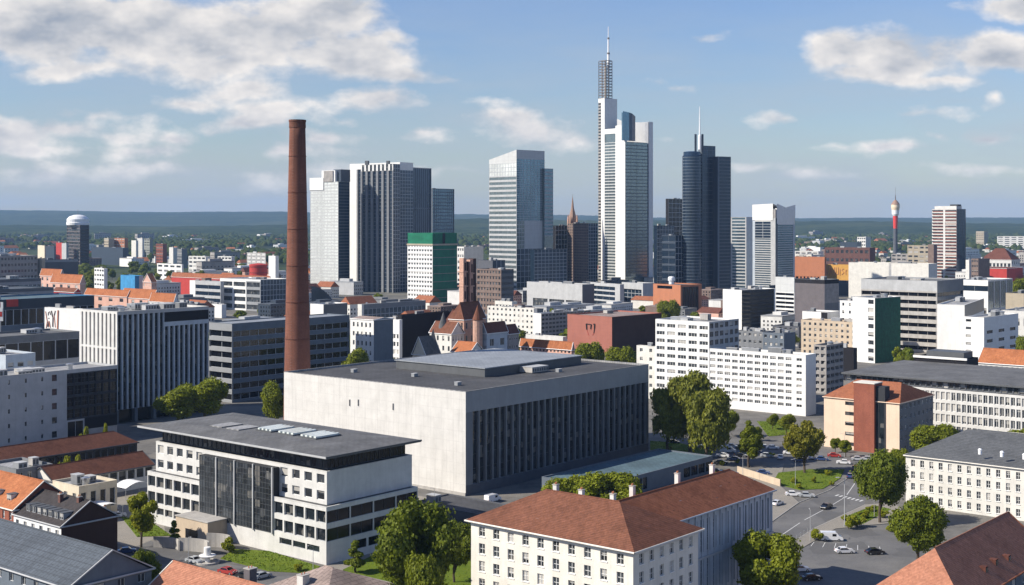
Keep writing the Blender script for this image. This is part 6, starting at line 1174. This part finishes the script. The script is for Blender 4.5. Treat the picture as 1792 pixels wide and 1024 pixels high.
# ================================================================== small street things
o=bpy.data.objects.new('street_lamp',None); C.objects.link(o); X,Y=at(1478,922); o.location=(X,Y,.1); hh=zt(838,Y); tag(o,'tall pale street lamp beside the road in front of the big round tree','street lamp')
u=MB(); u.tube((0,0,0),(0,0,hh),.14,.08,'light_grey',10); u.tube((0,0,0),(0,0,.5),.22,.2,'zinc',10); u.build('pole',o); u=MB(); u.tube((0,0,hh),(-1.6,-.5,hh+.35),.07,.06,'light_grey'); u.build('arm',o); u=MB(); u.box(-2.4,-.75,hh+.3,-1.5,-.35,hh+.45,'light_grey'); u.box(-2.3,-.7,hh+.26,-1.6,-.4,hh+.3,'lamp_lens'); u.build('lamp_head',o)
o_lamp=o
for px,py,lab in ((255,832,'short white street lamp near the left end of the pavilion roof'),(548,1010,'short lamp near the pavilion corner lawn'),(1242,812,'lamp beside the end of the annexe'),(1530,905,'short lamp under the big round tree')):
    q=copy_tree(o); X,Y=at(px,py); q.location=(X,Y,0); q.scale=(.55,.55,.55); tag(q,lab)
# forecourt: curved walls, ramp and round fountain-like stand
o=bpy.data.objects.new('ramp_wall',None); C.objects.link(o); X,Y=at(300,972); o.location=(X,Y,0); tag(o,'low grey curved retaining walls of the ramp in front of the pavilion','wall')
for k,(x,y,l,h) in enumerate(((0,0,9,3.2),(-7,4,8,2.6),(6,5,7,3.4))):
    u=MB()
    for j in range(8): a=j/8*1.5; a2=(j+1)/8*1.5; u.prism([(x+l*math.cos(a),y+l*math.sin(a)*.5),(x+l*math.cos(a2),y+l*math.sin(a2)*.5),(x+(l-.4)*math.cos(a2),y+(l-.4)*math.sin(a2)*.5),(x+(l-.4)*math.cos(a),y+(l-.4)*math.sin(a)*.5)],0,h,'concrete')
    u.build('curved_wall',o)
o=bpy.data.objects.new('fountain',None); C.objects.link(o); X,Y=at(363,985); o.location=(X,Y,0); tag(o,'round white pedestal with a cylinder on a stepped basin in the pavilion forecourt','fountain')
u=MB(); u.lathe([(2.8,0),(2.8,.4),(2.4,.45),(2.3,.3)],'concrete',28); u.build('basin',o); u=MB(); u.lathe([(.7,.3),(.6,1.3),(1.9,1.6),(2.0,1.8),(.8,1.85)],'white_metal',24); u.build('pedestal',o); u=MB(); u.lathe([(.85,1.85),(.8,3.6),(.7,3.7)],'bright_white',20); u.build('cylinder',o)
for px,py,lab in ((118,872,'curved white canopy left of the courtyard block'),(232,868,'larger white curved canopy over the courtyard right of the cream block'),(180,908,'pale sail canopy beside the dark gable house')):
    o=bpy.data.objects.new('canopy',None); C.objects.link(o); X,Y=at(px,py); o.location=(X,Y,0); o.rotation_euler=(0,0,.9); tag(o,lab,'canopy'); u=MB(); n=8
    for k in range(n):
        f=lambda q:(q*9-4.5,3.2+1.3*math.sin(q*math.pi))
        a,b_=f(k/n),f((k+1)/n); u.poly([(a[0],-3,a[1]),(b_[0],-3,b_[1]),(b_[0],3,b_[1]),(a[0],3,a[1])],'bright_white'); u.poly([(a[0],-3,a[1]-.2),(b_[0],-3,b_[1]-.2),(b_[0],-3,b_[1]),(a[0],-3,a[1])],'white_render')
    u.build('cover',o)
    for x in (-4.3,4.3):
        for y in (-2.8,2.8): u=MB(); u.tube((x,y,0),(x,y,3.3),.08,.08,'steel'); u.build('post',o)
bld('small grey shed with a blue-grey roof on the car park island','shed',1372,404,808,1325,1388,'beige',[(0,1,0,.5,'beige'),(0,1,.5,.8,Sp(1,1,.9,.8,g='navy_glass')),(0,1,.8,1,'tower_slate')],None,name='shed',cl=0,roof='felt') if False else None
for px,py,lab in ((1330,838,'low beige boundary wall beside the grass island'),):
    a=at(1290,828); b_=at(1365,852); u=MB(); d=Vector((b_[0]-a[0],b_[1]-a[1])).normalized(); n_=Vector((-d.y,d.x))*.3
    u.prism([(a[0],a[1]),(b_[0],b_[1]),(b_[0]+n_.x,b_[1]+n_.y),(a[0]+n_.x,a[1]+n_.y)],0,2.2,'beige'); o=u.build('boundary_wall'); tag(o,lab,'wall')
a=Thing('white low parapet block in the shade at the near corner of the stone hall','wall',*at(880,905),TH,'parapet_wall'); u=MB(); u.box(0,0,0,1,13,3.2,'bright_white'); u.build('wall',a.root)
a=Thing('flat dark roofed service deck between the pavilion and the stone hall','annexe',*at(840,925),TH,'service_deck'); a.block(a.X,a.Y,TH,14,24,0,3.6,'dark_grey',None,None,roof='dark_felt',par=.2,cl=1); a.done()
# more street lamps, bollards and crossing stripes
for px,py,lab in ((1392,850,'street lamp on the near edge of the oval grass island'),(1300,842,'street lamp beside the boundary wall'),(1418,948,'street lamp between the road and the parking lot'),(1545,880,'street lamp under the crown of the big round tree, right side'),(1250,790,'street lamp between the annexe lawn and the willows'),(1478,800,'street lamp at the crossing in front of the salmon block'),(760,905,'street lamp beside the biggest dark tree'),(330,1000,'street lamp in the lower left street')):
    q=copy_tree(o_lamp); X,Y=at(px,py); q.location=(X,Y,0); q.scale=(.6,.6,.62); q.rotation_euler=(0,0,rnd.uniform(0,6)); tag(q,lab)
bo=bpy.data.objects.new('bollard',None); C.objects.link(bo); u=MB(); u.lathe([(.11,0),(.11,.85),(.13,.87),(.13,.95),(.05,1.0)],'steel',10); u.build('post',bo); tag(bo,'small steel bollard in the row along the pavement kerb','bollard','bollards along the pavement kerb')
(x0,y0),(x1,y1)=at(1337,986),at(1424,928)
for k in range(14):
    q=bo if k==0 else copy_tree(bo); q.location=(x0+(x1-x0)*k/13-.6,y0+(y1-y0)*k/13+.2,.13)
for k in range(7):
    x,y=at(1462+k*7,868+k*1.6); d=Vector(vx()); nn=Vector((-d.y,d.x))*.28; e=d*2.2
    tag(sheet('crossing_stripe','line_paint',[(x-nn.x,y-nn.y),(x+e.x-nn.x,y+e.y-nn.y),(x+e.x+nn.x,y+e.y+nn.y),(x+nn.x,y+nn.y)],.022),kind='structure')
